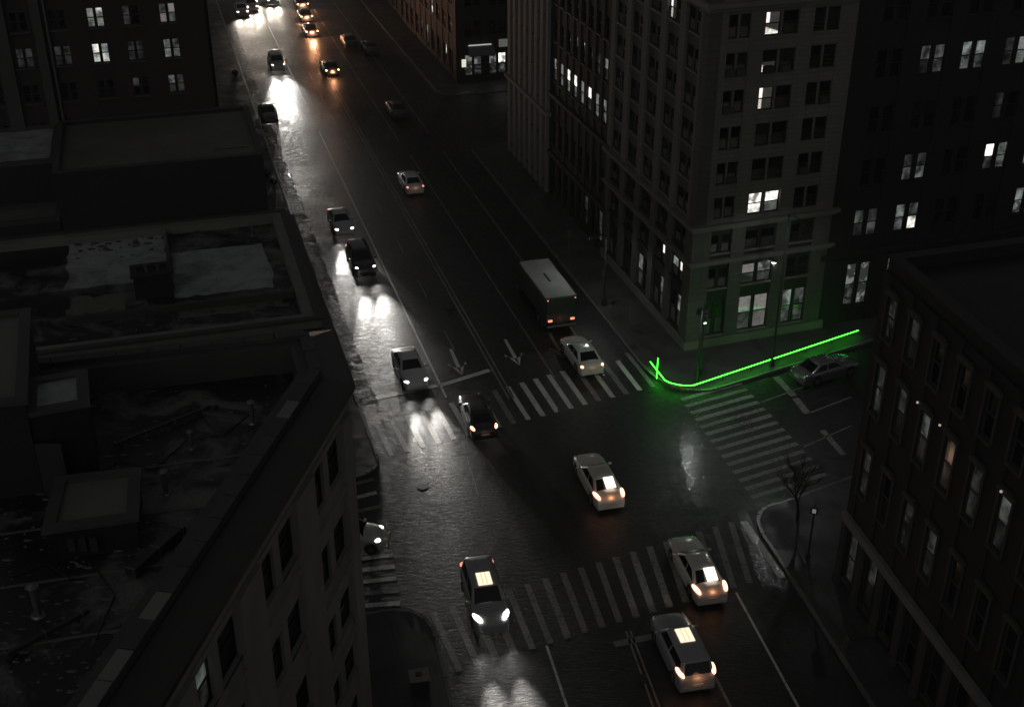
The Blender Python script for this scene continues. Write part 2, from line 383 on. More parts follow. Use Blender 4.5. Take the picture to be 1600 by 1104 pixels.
# south part of the avenue
strip('lane_line', at(854,1008), at(905,1160), .13, M['white_paint'])
strip('lane_line', at(1150,925), at(1300,1200), .13, M['white_paint'])
strip('lane_line', at(1066,955), at(1175,1170), .15, M['white_faded'])
strip('centre_line', at(985,985), at(1060,1180), .10, M['yellow_paint']); strip('centre_line', at(978,985), at(1048,1180), .10, M['yellow_paint'])
strip('stop_line', at(960,1006), at(1028,992), .42, M['white_faded'])
strip('stop_line', at(588,622), at(683,602), .42, M['white_paint']); strip('stop_line', at(688,602), at(765,578), .42, M['white_paint'])
def stripes(tops, bots, n, w, m, skip=()):
    t0, t1 = Vector(tops[0]), Vector(tops[1]); b0, b1 = Vector(bots[0]), Vector(bots[1])
    for i in range(n):
        if i in skip: continue
        f = i/(n-1); a = t0.lerp(t1, f); b = b0.lerp(b1, f)
        strip('crosswalk_stripe', a, b, w*random.uniform(.9,1.08), m if random.random() < .7 else M['white_faded'])
P2 = lambda x, y: tuple(at(x,y).xy)
stripes((P2(588,662), P2(979,551)), (P2(612,712), P2(1021,604)), 19, .36, M['white_paint'])
stripes((P2(676,956), P2(1142,815)), (P2(718,1048), P2(1171,910)), 18, .36, M['white_faded'])
strip('crosswalk_stripe', at(1162,814), at(1222,902), .42, M['white_paint'])
stripes((P2(1064,624), P2(1174,777)), (P2(1158,598), P2(1290,740)), 14, .36, M['white_faded'])
stripes((P2(540,760), P2(556,868)), (P2(583,748), P2(612,860)), 6, .33, M['white_paint'], (3,4))
stripes((P2(554,874), P2(566,965)), (P2(614,866), P2(628,962)), 6, .33, M['white_paint'])
strip('lane_line', at(1190,628), at(1295,590), .10, M['white_faded']); strip('stop_line', at(1212,588), at(1240,618), .5, M['white_faded'])
strip('stop_line', at(1243,622), at(1262,646), .5, M['white_faded']); strip('lane_line', at(1255,698), at(1330,665), .09, M['white_faded'])
strip('stop_line', at(1285,672), at(1318,710), .4, M['white_faded']); strip('lane_line', at(1262,646), at(1330,620), .09, M['white_faded'])
def arrow(name, px, py, tx, ty, m):
    tip = Vector(at(tx,ty).xy); tail = Vector(at(px,py).xy); d = (tip-tail).normalized(); n = Vector((-d.y,d.x)); L = (tip-tail).length
    o = MB(); q = lambda a, b: (*(tail+d*a+n*b), .006)
    o.add([q(0,-.11),q(L-1.15,-.14),q(L-1.15,.14),q(0,.11)], [(0,1,2,3)])
    o.add([q(L-1.9,-.62),q(L-.05,-.02),q(L,0),q(L-1.05,-.1),q(L-1.55,-.68)], [(0,4,3),(3,2,1),(0,3,1)])
    o.add([q(L-1.9,.62),q(L-.05,.02),q(L,0),q(L-1.05,.1),q(L-1.55,.68)], [(4,0,3),(2,3,1),(3,0,1)])
    ob = o.obj(name, m, road); return ob
arrow('arrow_marking', 704, 545, 722, 586, M['white_paint']); arrow('arrow_marking', 789, 530, 812, 571, M['white_paint']); arrow('arrow_marking', 858, 520, 882, 560, M['white_faded'])
# rougher, older paving of the west parking lane
kp = N('old_parking_lane'); Pp = kp.pos(AZ, (1,1.5,1)); n1 = kp.noise(Pp, 1.7, 6, .7, 1.2); n2 = kp.noise(Pp, 7, 4, .7)
M['old_lane'] = kp.pbr(kp.mix(n2, (.004,.004,.004), (.014,.0138,.0132)), kp.math('ADD', .42, kp.math('MULTIPLY', kp.ramp(n1, (.42,0.),(.56,1.)), .45)), bump=kp.bump(n1, .5, .06, kp.bump(n2, .7, .02)), spec=.4)
random.seed(6)
flat('parking_lane', [a2(9.72,70.2)]+[a2(11.05+random.uniform(-.16,.12), 70.2+.9*i) for i in range(130)]+[a2(9.72,187)], .0045, M['old_lane'], road)
# standing water
kw = N('standing_water'); Pw = kw.pos(AZ, (1,1.8,1)); r1 = kw.noise(Pw, 2.6, 3, .55, .6); r2 = kw.noise(Pw, 9, 3, .6)
wb = kw.bump(r1, .65, .05, kw.bump(r2, .12, .01)); wf = kw.n('LayerWeight'); kw.l(wb, wf.inputs['Normal']); wfac = kw.math('ADD', kw.math('MULTIPLY', kw.math('POWER', wf.outputs['Facing'], 5.0), .95), .05)
wg = kw.n('BsdfGlossy'); wg.inputs['Roughness'].default_value = .12; kw.l(wb, wg.inputs['Normal']); wt = kw.n('BsdfTransparent'); wt.inputs[0].default_value = (1,1,1,1)
wm = kw.n('MixShader'); kw.l(wfac, wm.inputs[0]); kw.l(wt.outputs[0], wm.inputs[1]); kw.l(wg.outputs[0], wm.inputs[2]); kw.l(wm.outputs[0], kw.o.inputs[0])
M['water'] = kw.m
def puddle(pts_, z=.011, j=.22, n=5):
    P_ = [at(*q).xy for q in pts_]; out = []
    for a, c in zip(P_, P_[1:]+P_[:1]):
        for i in range(n):
            v = a.lerp(c, i/n); out.append((v.x+random.uniform(-j,j), v.y+random.uniform(-j,j)))
    return flat('puddle', out, z, M['water'], road)
random.seed(8)
puddle([(1186,795),(1180,815),(1196,850),(1222,905),(1240,925),(1246,918),(1225,880),(1200,830)], j=.1)
puddle([(1150,800),(1168,790),(1186,850),(1210,915),(1190,918),(1168,850)], j=.15)
puddle([(1062,640),(1090,632),(1104,690),(1098,735),(1110,790),(1090,795),(1070,740),(1058,700)], j=.16)
puddle([(1196,905),(1235,935),(1250,925),(1215,890)], j=.1); puddle([(1150,636),(1172,632),(1180,680),(1160,688)], j=.15); puddle([(938,572),(966,562),(980,600),(962,632),(948,610)], j=.16)
for p0, n_ in ((9.82,34),(11.0,26)):             # broken runs of water along the gutter and the parking lane
    for i in range(n_):
        q = 63.5+random.uniform(0,52); L_ = random.uniform(.5,2.6); w_ = random.uniform(.05,.16); p = p0+random.uniform(-.1,.1)
        flat('puddle', [a2(p-w_*random.uniform(.3,1), q), a2(p-w_, q+L_*.5), a2(p, q+L_), a2(p+w_, q+L_*.6), a2(p+w_*random.uniform(.3,1), q+.05)], .011+.0005*i, M['water'], road)
# manhole covers
mh = MB().tube((0,0,0),(0,0,.008),.38,.38,20).tube((0,0,.008),(0,0,.014),.30,.30,20).mesh('manhole_cover', M['dark_metal'])
for x, y in ((800,700),(700,480),(880,640),(660,760),(560,620),(960,560),(1000,1060),(650,230)):
    inst('manhole_cover', mh, road, at(x,y))

# ================================================================== buildings
def basis(az): return R(90)-az                  # rotation that turns local x to azimuth az
win_cache = {}
def win_mesh(w, h, pale=False):
    key = (round(w,3), round(h,3), pale)
    if key in win_cache: return win_cache[key]
    f = .07; mb = MB()                           # local: x right, y into the building, z up
    mb.box(0,f,-.06,.05,0,h).box(w-f,w,-.06,.05,0,h).box(f,w-f,-.06,.05,0,f).box(f,w-f,-.06,.05,h-f,h)
    mb.box(f,w-f,-.05,.045,h*.5-.035,h*.5+.035)
    fr = mb.mesh('window', M['frame_pale' if pale else 'frame'])
    up = MB().box(f,w-f,.0,.02,h*.5+.035,h-f).mesh('pane', M['glass']); lo = MB().box(f,w-f,.02,.04,f,h*.5-.035).mesh('pane', M['glass'])
    si = MB().box(-.08,w+.08,-.24,.06,-.12,-.003).mesh('sill', M['grey_stone'])
    win_cache[key] = (fr, up, lo, si); return win_cache[key]
def rand_glass():
    r = random.random(); return M['glass'] if r < .62 else M['glass_dim'] if r < .85 else M['glass_grey']
def put_window(b, frame, s, z, w, h, mats=None, y=-.02, pale=False, sill=None):
    fr, up, lo, si = win_mesh(w, h, pale); o, rz = frame
    p = o + Vector((cos(rz)*s - sin(rz)*y, sin(rz)*s + cos(rz)*y, z))
    win = inst('window', fr, b, p, rz)
    mu, ml = mats if mats else (rand_glass(), rand_glass())
    inst('pane', up, win, None, 0, mu); inst('pane', lo, win, None, 0, ml)
    inst('sill', si, win, None, 0, sill or M['grey_stone'])
    return win
def facade(b, origin, az, L, ztop, rows, bays, mat, spmat, lit={}, z0=.14, depth=.28, sp_depth=.2, pale=False, sill=None, pier_top=None, faces=None, mullw=.16):
    rz = basis(az); o = Vector((origin[0], origin[1], 0)); fr = (o, rz)
    # bays: (s0, s1, n windows)
    edges = [0]+[e for s0, s1, n in bays for e in (s0, s1)]+[L]
    pcache = {}
    for i in range(0, len(edges), 2):
        s0, s1 = edges[i], edges[i+1]
        if s1-s0 < .05: continue
        key = round(s1-s0,3)
        if key not in pcache: pcache[key] = MB().box(0, s1-s0, -depth, .05, z0, pier_top or ztop).mesh('pier', mat)
        inst('pier', pcache[key], b, o+Vector((cos(rz)*s0, sin(rz)*s0, 0)), rz)
    scache = {}
    for bi, (s0, s1, n) in enumerate(bays):
        zs = [z0]+[e for r in rows for e in r]+[ztop]
        for i in range(0, len(zs), 2):
            a, c = zs[i], zs[i+1]
            if c-a < .03: continue
            key = (round(s1-s0,3), i)
            if key not in scache: scache[key] = MB().box(.002, s1-s0-.002, -sp_depth, .05, a, c).mesh('spandrel', spmat)
            inst('spandrel', scache[key], b, o+Vector((cos(rz)*s0, sin(rz)*s0, 0)), rz)
        for ri, (a, c) in enumerate(rows):
            w = (s1-s0-mullw*(n-1))/n
            for wi in range(n):
                put_window(b, fr, s0+wi*(w+mullw), a, w, c-a, lit.get((ri,bi,wi)), pale=pale, sill=sill)
                if wi:
                    key = ('m', round(c-a,3))
                    if key not in scache: scache[key] = MB().box(.002, mullw-.002, -sp_depth+.05, .05, 0, c-a).mesh('mullion', spmat)
                    x = s0+wi*(w+mullw)-mullw
                    inst('mullion', scache[key], b, o+Vector((cos(rz)*x, sin(rz)*x, a)), rz)
def core(b, poly, z1, mat, roofmat=None, parapet=None, pmat=None, pw=.4, cop=None):
    poly = ccw([tuple(p[:2]) for p in poly]); bb = MB()
    n = len(poly)
    bb.add([(p[0],p[1],.0) for p in poly]+[(p[0],p[1],z1) for p in poly], [(i,(i+1)%n,n+(i+1)%n,n+i) for i in range(n)])
    bb.obj('wall', mat, b)
    MB().add([(p[0],p[1],z1) for p in poly], [list(range(n))]).obj('roof', roofmat or M['tar_dark'], b)
    if parapet:
        MB().ring(poly, offset(poly,-pw), z1, z1+parapet).obj('parapet', pmat or mat, b)
        MB().ring(offset(poly,.06), offset(poly,-pw-.06), z1+parapet, z1+parapet+.08).obj('coping', cop or M['grimy_stone'], b)
    return poly
def band(b, name, poly, z0, z1, d0, d1, mat):   # a moulding that runs round the building
    poly = ccw([tuple(p[:2]) for p in poly]); MB().ring(offset(poly,d1), offset(poly,d0), z0, z1).obj(name, mat, b)
random.seed(21)
# ---------------------------------------------------------------- north-east corner tower
AZE = R(71)
NEC = A(33.85, 71.4)                            # its corner on the crossing
ev = azv(AZE)
tower = thing('corner_tower', 'pale limestone office tower with paired sash windows on the corner behind the green light', 'building')
LW = 16.9; LS = 10.55
nw_pt = A(33.85, 71.4+LW); se_pt = (NEC.x+ev.x*LS, NEC.y+ev.y*LS)
tp = core(tower, [NEC, se_pt, (se_pt[0]+TV.x*LW, se_pt[1]+TV.y*LW), nw_pt], 30, M['lime'])
rowsT = [(.95,3.65),(4.65,6.2),(7.35,8.75)] + [(9.95+2.46*i, 11.5+2.46*i) for i in range(7)]
g = M
litS = {(3,1,0):(g['w_bright'],g['w_bright']), (3,1,1):(g['w_bright'],g['w_mid']),
        (6,1,0):(g['w_slit'],g['w_slit']), (7,1,0):(g['glass_dim'],g['w_low']), (8,1,0):(g['w_slit'],g['w_low']),
        (1,1,0):(g['w_grey'],g['w_dim']), (1,1,1):(g['w_mid'],g['w_dim']), (0,1,0):(g['w_grey'],g['w_dim']), (0,1,1):(g['w_grey'],g['w_grey']),
        (0,2,0):(g['w_mid'],g['w_dim']), (0,2,1):(g['w_dim'],g['w_dim']),
        (9,1,0):(g['w_bright'],g['w_mid'])}
low = lambda d: {k: v for k, v in d.items() if k[0] < 3}
upp = lambda d: {(k[0]-3, k[1], k[2]): v for k, v in d.items() if k[0] >= 3}
bS = [(1.1,2.7,2),(3.75,6.2,2),(7.3,9.25,2)]
litS[(0,0,0)] = litS[(0,0,1)] = (g['black_plastic'], g['black_plastic'])  # flat black panes paint the shade of a dark doorway
facade(tower, NEC, AZE, LS, 9.14, rowsT[:3], bS, M['lime_low'], M['dark_trim'], low(litS), depth=.30, sp_depth=.10, sill=M['lime_trim'])
facade(tower, NEC, AZE, LS, 29, rowsT[3:], bS, M['lime'], M['lime'], upp(litS), z0=9.61, depth=.26, sp_depth=.19, sill=M['lime_trim'])
litW = {(8,3,0):(g['w_slit'],g['w_slit']),(9,4,0):(g['w_bright'],g['w_mid']),(9,3,1):(g['w_mid'],g['w_dim']),(0,2,0):(g['w_mid'],g['w_dim']),(0,3,1):(g['w_mid'],g['w_dim']),(1,4,0):(g['w_mid'],g['w_dim']),
        (1,4,1):(g['w_slit'],g['w_dim']),(0,4,1):(g['w_mid'],g['w_mid']),(1,3,1):(g['w_slit'],g['w_faint'])}
bW = [(.75+3.22*i, 3.05+3.22*i, 2) for i in range(5)]
facade(tower, nw_pt, AZ+pi, LW, 9.14, rowsT[:3], bW, M['lime_low'], M['dark_trim'], low(litW), depth=.30, sp_depth=.10, sill=M['dark_trim'])
facade(tower, nw_pt, AZ+pi, LW, 29, rowsT[3:], bW, M['lime'], M['lime_dark'], upp(litW), z0=9.61, depth=.30, sp_depth=.12, sill=M['lime_trim'])
# corner stone column and mouldings
MB().prism(offset(ccw([(NEC.x,NEC.y),(NEC.x+ev.x*.3,NEC.y+ev.y*.3),(NEC.x+ev.x*.3+TV.x*.3,NEC.y+ev.y*.3+TV.y*.3),(NEC.x+TV.x*.3,NEC.y+TV.y*.3)]), .315), .14, 9.14).prism(offset(ccw([(NEC.x,NEC.y),(NEC.x+ev.x*.3,NEC.y+ev.y*.3),(NEC.x+ev.x*.3+TV.x*.3,NEC.y+ev.y*.3+TV.y*.3),(NEC.x+TV.x*.3,NEC.y+TV.y*.3)]), .311), 9.15, 29).obj('corner_pier', M['lime_low'], tower)
for z0, z1, d in ((9.15,9.35,.36),(9.35,9.6,.55),(6.55,6.75,.34),(6.75,6.9,.5),(24.05,24.3,.36),(24.3,24.6,.58),(.14,.75,.40)):
    band(tower, 'cornice' if z0 > 1 else 'plinth', tp, z0, z1, -.1, d, M['lime_trim'])
# lamp on the pier beside the first floor windows
o = Vector((NEC.x, NEC.y, 0)); rz = basis(AZE)
oT, rT = o, rz
def onS(s, y, z): return oT+Vector((cos(rT)*s-sin(rT)*y, sin(rT)*s+cos(rT)*y, z))
lamp = MB().box(-.14,.14,-.35,-.20,0,.22).obj('wall_lamp', M['dark_metal'], tower, onS(6.25,-.02,6.05), rz)
MB().box(-.12,.12,-.34,-.22,-.03,-.003).obj('lens', M['bulb'], lamp)
ld = bpy.data.lights.new('wall_lamp_light','POINT'); ld.energy = 3.2; ld.color = (.95,1,.95); ld.shadow_soft_size = .06
lo_ = bpy.data.objects.new('wall_lamp_light', ld); C.objects.link(lo_); lo_.parent = lamp; lo_.location = (0,-.34,-.12)
# ---------------------------------------------------------------- dark neighbour on the avenue
b = thing('avenue_building', 'dark brick building with one row of narrow lit windows left of the limestone tower', 'building')
q0, q1 = 71.4+LW+.02, 103.7
pts = [A(33.9,q0), A(52,q0), A(52,q1), A(33.9,q1)]
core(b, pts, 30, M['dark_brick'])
rows = [(.9,3.6),(5.2,7.4),(11.1,13.1),(14.6,16.4),(17.9,19.7),(21.2,23)]
bays = [(.7+1.82*i, 1.85+1.82*i, 1) for i in range(8)]
l2 = {(2,0,0):(g['w_mid'],g['w_dim']),(2,1,0):(g['w_blind'],g['w_mid']),(2,2,0):(g['w_bright'],g['w_mid']),(2,3,0):(g['w_bright'],g['w_mid']),(2,4,0):(g['w_blind'],g['w_blind']),(2,5,0):(g['w_bright'],g['w_dim']),(2,6,0):(g['w_mid'],g['w_mid']),(2,7,0):(g['w_mid'],g['w_mid']),
      (3,7,0):(g['w_mid'],g['w_faint']),(3,6,0):(g['w_faint'],g['w_faint']),(0,7,0):(g['w_faint'],g['w_dim']),(0,5,0):(g['w_faint'],g['w_faint'])}
facade(b, A(33.9,q1), AZ+pi, q1-q0, 29.5, rows, bays, M['dark_brick'], M['dark_brick'], l2, depth=.2, sp_depth=.12, sill=M['dark_trim'])
band(b, 'cornice', pts, 9.6, 9.9, -.1, .45, M['dark_trim']); band(b, 'cornice', pts, 4.1, 4.4, -.1, .4, M['dark_trim'])
# ---------------------------------------------------------------- narrow ribbed building at the next corner
b = thing('ribbed_building', 'narrow grey building with close upright ribs at the far end of the block', 'building')
q2, q3 = 103.72, 116.6
pts = [A(33.75,q2), A(52,q2), A(52,q3), A(33.75,q3)]
core(b, pts, 30, M['grey_stone'])
rows = [(1,3.8),(5.2,6.9)]+[(8.6+2.6*i,10.2+2.6*i) for i in range(7)]
facade(b, A(33.75,q3), AZ+pi, q3-q2, 29.5, rows, [(.9+1.75*i, 1.85+1.75*i, 1) for i in range(7)], M['grey_stone'], M['grimy_stone'], {(1,5,0):(g['w_dim'],g['w_faint'])}, depth=.34, sp_depth=.1, sill=M['grimy_stone'])
band(b, 'cornice', pts, 7.6, 7.95, -.1, .55, M['grey_stone'])
# ---------------------------------------------------------------- dark building east of the tower
b = thing('loft_building', 'black brick loft building with scattered lit paired windows right of the limestone tower', 'building')
ep = (se_pt[0]+ev.x*.02, se_pt[1]+ev.y*.02); LE = 26
pts = [ep, (ep[0]+ev.x*LE, ep[1]+ev.y*LE), (ep[0]+ev.x*LE+TV.x*16, ep[1]+ev.y*LE+TV.y*16), (ep[0]+TV.x*16, ep[1]+TV.y*16)]
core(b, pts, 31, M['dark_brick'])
cs = [3.0, 6.45, 9.8, 13.35, 16.9, 20.4, 23.8]
rows = [(1.5,4.9),(7.0,9.1),(10.9,12.9),(14.7,16.7),(18.6,20.6),(22.4,24.4)]
l3 = {(4,1,0):(g['w_dim'],g['w_faint']),(4,1,1):(g['w_dim'],g['w_dim']),(4,2,0):(g['w_mid'],g['w_mid']),(4,2,1):(g['w_mid'],g['w_dim']),(4,3,1):(g['w_blind'],g['w_blind']),(4,3,0):(g['w_faint'],g['w_faint']),
      (5,3,1):(g['w_dim'],g['w_dim']),(2,1,0):(g['w_faint'],g['w_mid']),(2,1,1):(g['w_faint'],g['w_mid']),(2,3,0):(g['w_bright'],g['w_dim']),(2,3,1):(g['w_mid'],g['w_mid']),(2,4,0):(g['w_mid'],g['w_mid']),
      (1,1,0):(g['w_mid'],g['w_mid']),(1,1,1):(g['w_dim'],g['w_bright']),(1,0,0):(g['w_dim'],g['w_dim']),(1,0,1):(g['w_faint'],g['w_dim']),(1,4,0):(g['w_mid'],g['w_shop']),(1,4,1):(g['w_blind'],g['w_blind']),(1,5,0):(g['w_mid'],g['w_mid']),
      (0,0,0):(g['w_shop'],g['w_shop']),(0,0,1):(g['w_shop'],g['w_shop']),(0,1,0):(g['w_shop'],g['w_shop']),(0,1,1):(g['w_dim'],g['w_dim']),(3,5,0):(g['w_faint'],g['w_faint']),(3,3,0):(g['w_faint'],g['w_faint'])}
facade(b, ep, AZE, LE, 30.5, rows, [(c-1.0,c+1.0,2) for c in cs], M['dark_brick'], M['dark_brick'], l3, depth=.2, sp_depth=.12, sill=M['dark_trim'], mullw=.26)
band(b, 'cornice', pts, 5.6, 6.0, -.1, .45, M['dark_trim'])
b['label'] = 'black brick loft building with scattered lit paired windows right of the limestone tower'
# ---------------------------------------------------------------- south-east building, lower right
b = thing('warehouse_building', 'dark brick building with tall narrow sash windows and a stone shopfront band at lower right', 'building')
AZB = R(-11.2); bt = azv(AZB); SEC = at(1310,905); AZN = R(73.3); bn = azv(AZN); LB = 34
pts = [(SEC.x,SEC.y), (SEC.x-bt.x*LB, SEC.y-bt.y*LB), (SEC.x-bt.x*LB+bn.x*24, SEC.y-bt.y*LB+bn.y*24), (SEC.x+bn.x*24, SEC.y+bn.y*24)]
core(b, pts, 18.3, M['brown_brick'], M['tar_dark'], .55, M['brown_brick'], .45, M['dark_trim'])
rows = [(.75,3.75),(6.25,8.95),(11.05,13.75),(15.1,17.3)]
cs = [1.15+2.18*i for i in range(15)]
l4 = {(2,0,0):(g['w_faint'],g['w_dim']),(2,1,0):(g['w_faint'],g['w_faint']),(2,2,0):(g['w_dim'],g['w_faint']),(2,3,0):(g['w_warm'],g['w_warm']),(2,4,0):(g['w_faint'],g['w_dim']),(2,5,0):(g['w_dim'],g['w_faint']),
      (3,0,0):(g['w_faint'],g['w_faint']),(3,1,0):(g['w_faint'],g['w_faint']),(1,0,0):(g['w_faint'],g['w_faint']),(1,2,0):(g['w_faint'],g['w_faint']),(1,3,0):(g['w_faint'],g['w_faint']),
      (0,0,0):(g['w_faint'],g['w_faint']),(0,1,0):(g['w_faint'],g['w_faint'])}
facade(b, (SEC.x,SEC.y), AZB+pi, LB, 18.2, rows, [(c-.46,c+.46,1) for c in cs], M['brown_brick'], M['brown_brick'], l4, depth=.16, sp_depth=.1, pale=True, sill=M['grimy_stone'])
# stone shopfront band, pilasters and hoods over the windows
oB = Vector((SEC.x,SEC.y,0)); rB = basis(AZB+pi)
def onB(s, y, z): return oB+Vector((cos(rB)*s-sin(rB)*y, sin(rB)*s+cos(rB)*y, z))
bandm = MB().box(0,LB,-.42,-.17,4.15,4.6).box(0,LB,-.36,-.17,4.0,4.147).mesh('shopfront_band', M['grey_stone']); inst('shopfront_band', bandm, b, onB(0,0,0), rB)
pil = MB().box(-.2,.2,-.34,-.165,.14,3.997).box(-.26,.26,-.38,-.165,.14,.6).mesh('pilaster', M['grimy_stone'])
for i in range(16): inst('pilaster', pil, b, onB(.06+2.18*i if i else .22,0,0), rB)
hood = MB().box(-.6,.6,-.30,-.165,0,.22).box(-.45,.45,-.33,-.165,.22,.30).mesh('window_hood', M['grimy_stone'])
reveal = MB().box(-.06,.05,-.22,-.163,0,1).mesh('window_trim', M['grimy_stone'])
for z0, z1 in rows[1:]:
    for c in cs[:12]:
        inst('window_hood', hood, b, onB(c,0,z1+.02), rB)
        for s in (-.52,.52):
            t = inst('window_trim', reveal, b, onB(c+s,0,z0), rB); t.scale = (1,1,z1-z0)
# small string lamps by the second floor windows
for s, z in ((4.95,13.95),(6.95,13.98),(11.9,13.9)):
    MB().ball((0,0,0), .06,.06,.06,8,6).obj('bulb_lamp', emit('bulb_lamp_glow', (1,.84,.68), .4), b, onB(s,-.36,z), rB, smooth=1.0)
# ---------------------------------------------------------------- south-west building, near left
b = thing('cast_stone_building', 'near left building with big dark window openings, wide cornice and tar roof', 'building')
ZS = 18.5; SWC = at(528,585,ZS); AZD = R(10.7); dv = azv(AZD); LD = 44
NC = (-7.93,45.54); wv = Vector((-8.3,-2.02)).normalized(); pN = (NC[0]+wv.x*26, NC[1]+wv.y*26)
pts = ccw([(SWC.x,SWC.y), NC, pN, (pN[0]-dv.x*LD, pN[1]-dv.y*LD), (SWC.x-dv.x*LD, SWC.y-dv.y*LD)])
n4 = len(pts); bb = MB(); bb.add([(p[0],p[1],0) for p in pts]+[(p[0],p[1],17.7) for p in pts], [(i,(i+1)%n4,n4+(i+1)%n4,n4+i) for i in range(n4)]); bb.obj('wall', M['grimy_stone'], b)
inn = offset(pts,-1.5)
MB().add([(p[0],p[1],17.4) for p in inn], [list(range(n4))]).obj('roof', M['tar'], b)
def ring_prof(prof, mat, name):                  # (offset, z) profile swept round the building
    rings = [[(*p, z) for p in offset(pts, d)] for d, z in prof]
    mb = MB()
    for k in range(len(rings)-1):
        mb.add(rings[k]+rings[k+1], [(i,(i+1)%n4,n4+(i+1)%n4,n4+i) for i in range(n4)])
    mb.obj(name, mat, b)
ring_prof([(.002,16.9),(.22,16.9),(.22,17.15),(.34,17.15),(.34,17.35),(.002,17.6)], M['pale_stone'], 'moulding')
ring_prof([(.002,17.7),(.5,17.75),(.62,17.85),(.62,18.05),(.5,18.12),(-.55,18.42),(-.62,18.42)], M['cornice_metal'], 'cornice')
ring_prof([(-.62,18.3),(-.62,18.75),(-1.02,18.75),(-1.02,18.6),(-1.5,18.6),(-1.5,17.4)], M['grimy_stone'], 'parapet')
random.seed(12)
cop_me = [MB().box(.012,1.188,-.24+random.uniform(-.02,.02),.24+random.uniform(-.02,.02),0,.055+random.uniform(-.012,.012)).mesh('coping_stone', m_) for m_ in (M['grimy_stone'],M['grimy_stone'],M['grimy_stone'],M['grey_stone'],M['pale_stone'])]
mid = offset(pts,-.82)
for k in range(n4):
    a = Vector(mid[k]); c = Vector(mid[(k+1)%n4]); d = c-a
    if d.length > 3 and (a.y+c.y)/2 > 12:
        m_n = int(d.length/1.2)
        for q_ in range(m_n):
            p_ = a+d*(q_/m_n)
            if p_.y > 8 and p_.x > -24: inst('coping_stone', random.choice(cop_me[2:] if p_.y < 26 else cop_me[:4] if p_.y < 38 else cop_me[:3]), b, (p_.x,p_.y,18.752), atan2(d.y,d.x)+random.uniform(-.006,.006))
rows = [(3.7*i+1.1 if i else .8, 3.7*i+3.15) for i in range(5)]
rows = [(.8,3.9),(5.0,7.1),(8.7,10.8),(12.3,14.2),(14.75,14.8)][:3]+[(10.95+.3,13.1),(14.65,16.6)]
rows = [(.6,3.4),(4.6,6.2),(7.5,9.35),(11.0,12.95),(14.65,16.6)]
bays = sorted([(LD-(1.0+5.3*k+3.45), LD-(1.0+5.3*k), 2) for k in range(8)])
nb = len(bays)
l5 = {(4,nb-3,0):(g['w_dim'],g['w_faint'])}
facade(b, (SWC.x-dv.x*LD, SWC.y-dv.y*LD), AZD, LD, 16.88, rows, bays, M['pale_stone'], M['pale_stone'], l5, depth=.42, sp_depth=.26, sill=M['pale_stone'], mullw=.55)
for z in (5.6-.9, 9.75, 13.45): pass
# ornamental ledges on each spandrel
led = MB().box(.0,3.41,-.40,-.262,0,.18).mesh('ledge', M['pale_stone'])
oD = Vector((SWC.x-dv.x*LD, SWC.y-dv.y*LD, 0)); rD = basis(AZD)
for s0, s1, n in bays:
    for z in (6.75, 10.2, 13.9):
        inst('ledge', led, b, oD+Vector((cos(rD)*(s0+.02), sin(rD)*(s0+.02), z)), rD)
swb = b
# rooftop things on it
def roof_house(name, label, cat, corners, zbase, h, wallm, topm, over=.12):
    c = ccw([tuple(p[:2]) for p in corners]); cx_ = sum(p[0] for p in c)/len(c); cy_ = sum(p[1] for p in c)/len(c)
    lc = [(p[0]-cx_, p[1]-cy_) for p in c]
    t = thing(name, label, cat, (cx_,cy_,zbase))
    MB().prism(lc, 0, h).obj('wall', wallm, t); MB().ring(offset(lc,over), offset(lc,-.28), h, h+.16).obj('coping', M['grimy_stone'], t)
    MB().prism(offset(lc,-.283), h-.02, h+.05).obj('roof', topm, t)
    return t
def pxq(pts, z): return [at(x,y,z) for x, y in pts]
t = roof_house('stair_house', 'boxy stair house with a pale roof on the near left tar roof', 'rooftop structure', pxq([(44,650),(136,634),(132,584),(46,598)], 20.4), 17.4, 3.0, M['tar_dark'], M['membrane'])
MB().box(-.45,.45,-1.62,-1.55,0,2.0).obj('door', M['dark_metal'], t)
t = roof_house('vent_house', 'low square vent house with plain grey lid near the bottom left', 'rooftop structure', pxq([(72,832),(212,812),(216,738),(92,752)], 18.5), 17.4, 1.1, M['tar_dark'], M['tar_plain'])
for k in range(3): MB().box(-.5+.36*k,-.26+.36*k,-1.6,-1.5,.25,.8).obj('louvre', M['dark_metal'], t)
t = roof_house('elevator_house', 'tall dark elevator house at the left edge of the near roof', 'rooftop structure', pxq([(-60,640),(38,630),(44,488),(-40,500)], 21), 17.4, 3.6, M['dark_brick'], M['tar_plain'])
def goose(name, label, px, py, z, sc=1.0):
    p = at(px,py,z); t = thing(name, label, 'vent pipe', p, random.uniform(0,6), 'vent pipes standing on the roofs')
    MB().tube((0,0,0),(0,0,.9*sc),.09*sc,.09*sc,10).tube((0,0,0),(0,0,.06),.2*sc,.16*sc,10).obj('pipe', M['metal'], t, smooth=.7)
    MB().tube((0,0,.9*sc),(0,0,1.0*sc),.17*sc,.05*sc,10).obj('cap', M['metal'], t, smooth=.5)
goose('vent_pipe','capped steel vent pipe on the near tar roof beside the parapet',395,660,17.4)
goose('vent_pipe','capped steel vent pipe below the pale-topped stair house',260,770,17.4)
goose('vent_pipe','capped steel vent pipe nearest the bottom left corner',60,960,17.4,1.2)
goose('vent_pipe','capped steel vent pipe between the stair house and the cornice',300,700,17.4,.8)
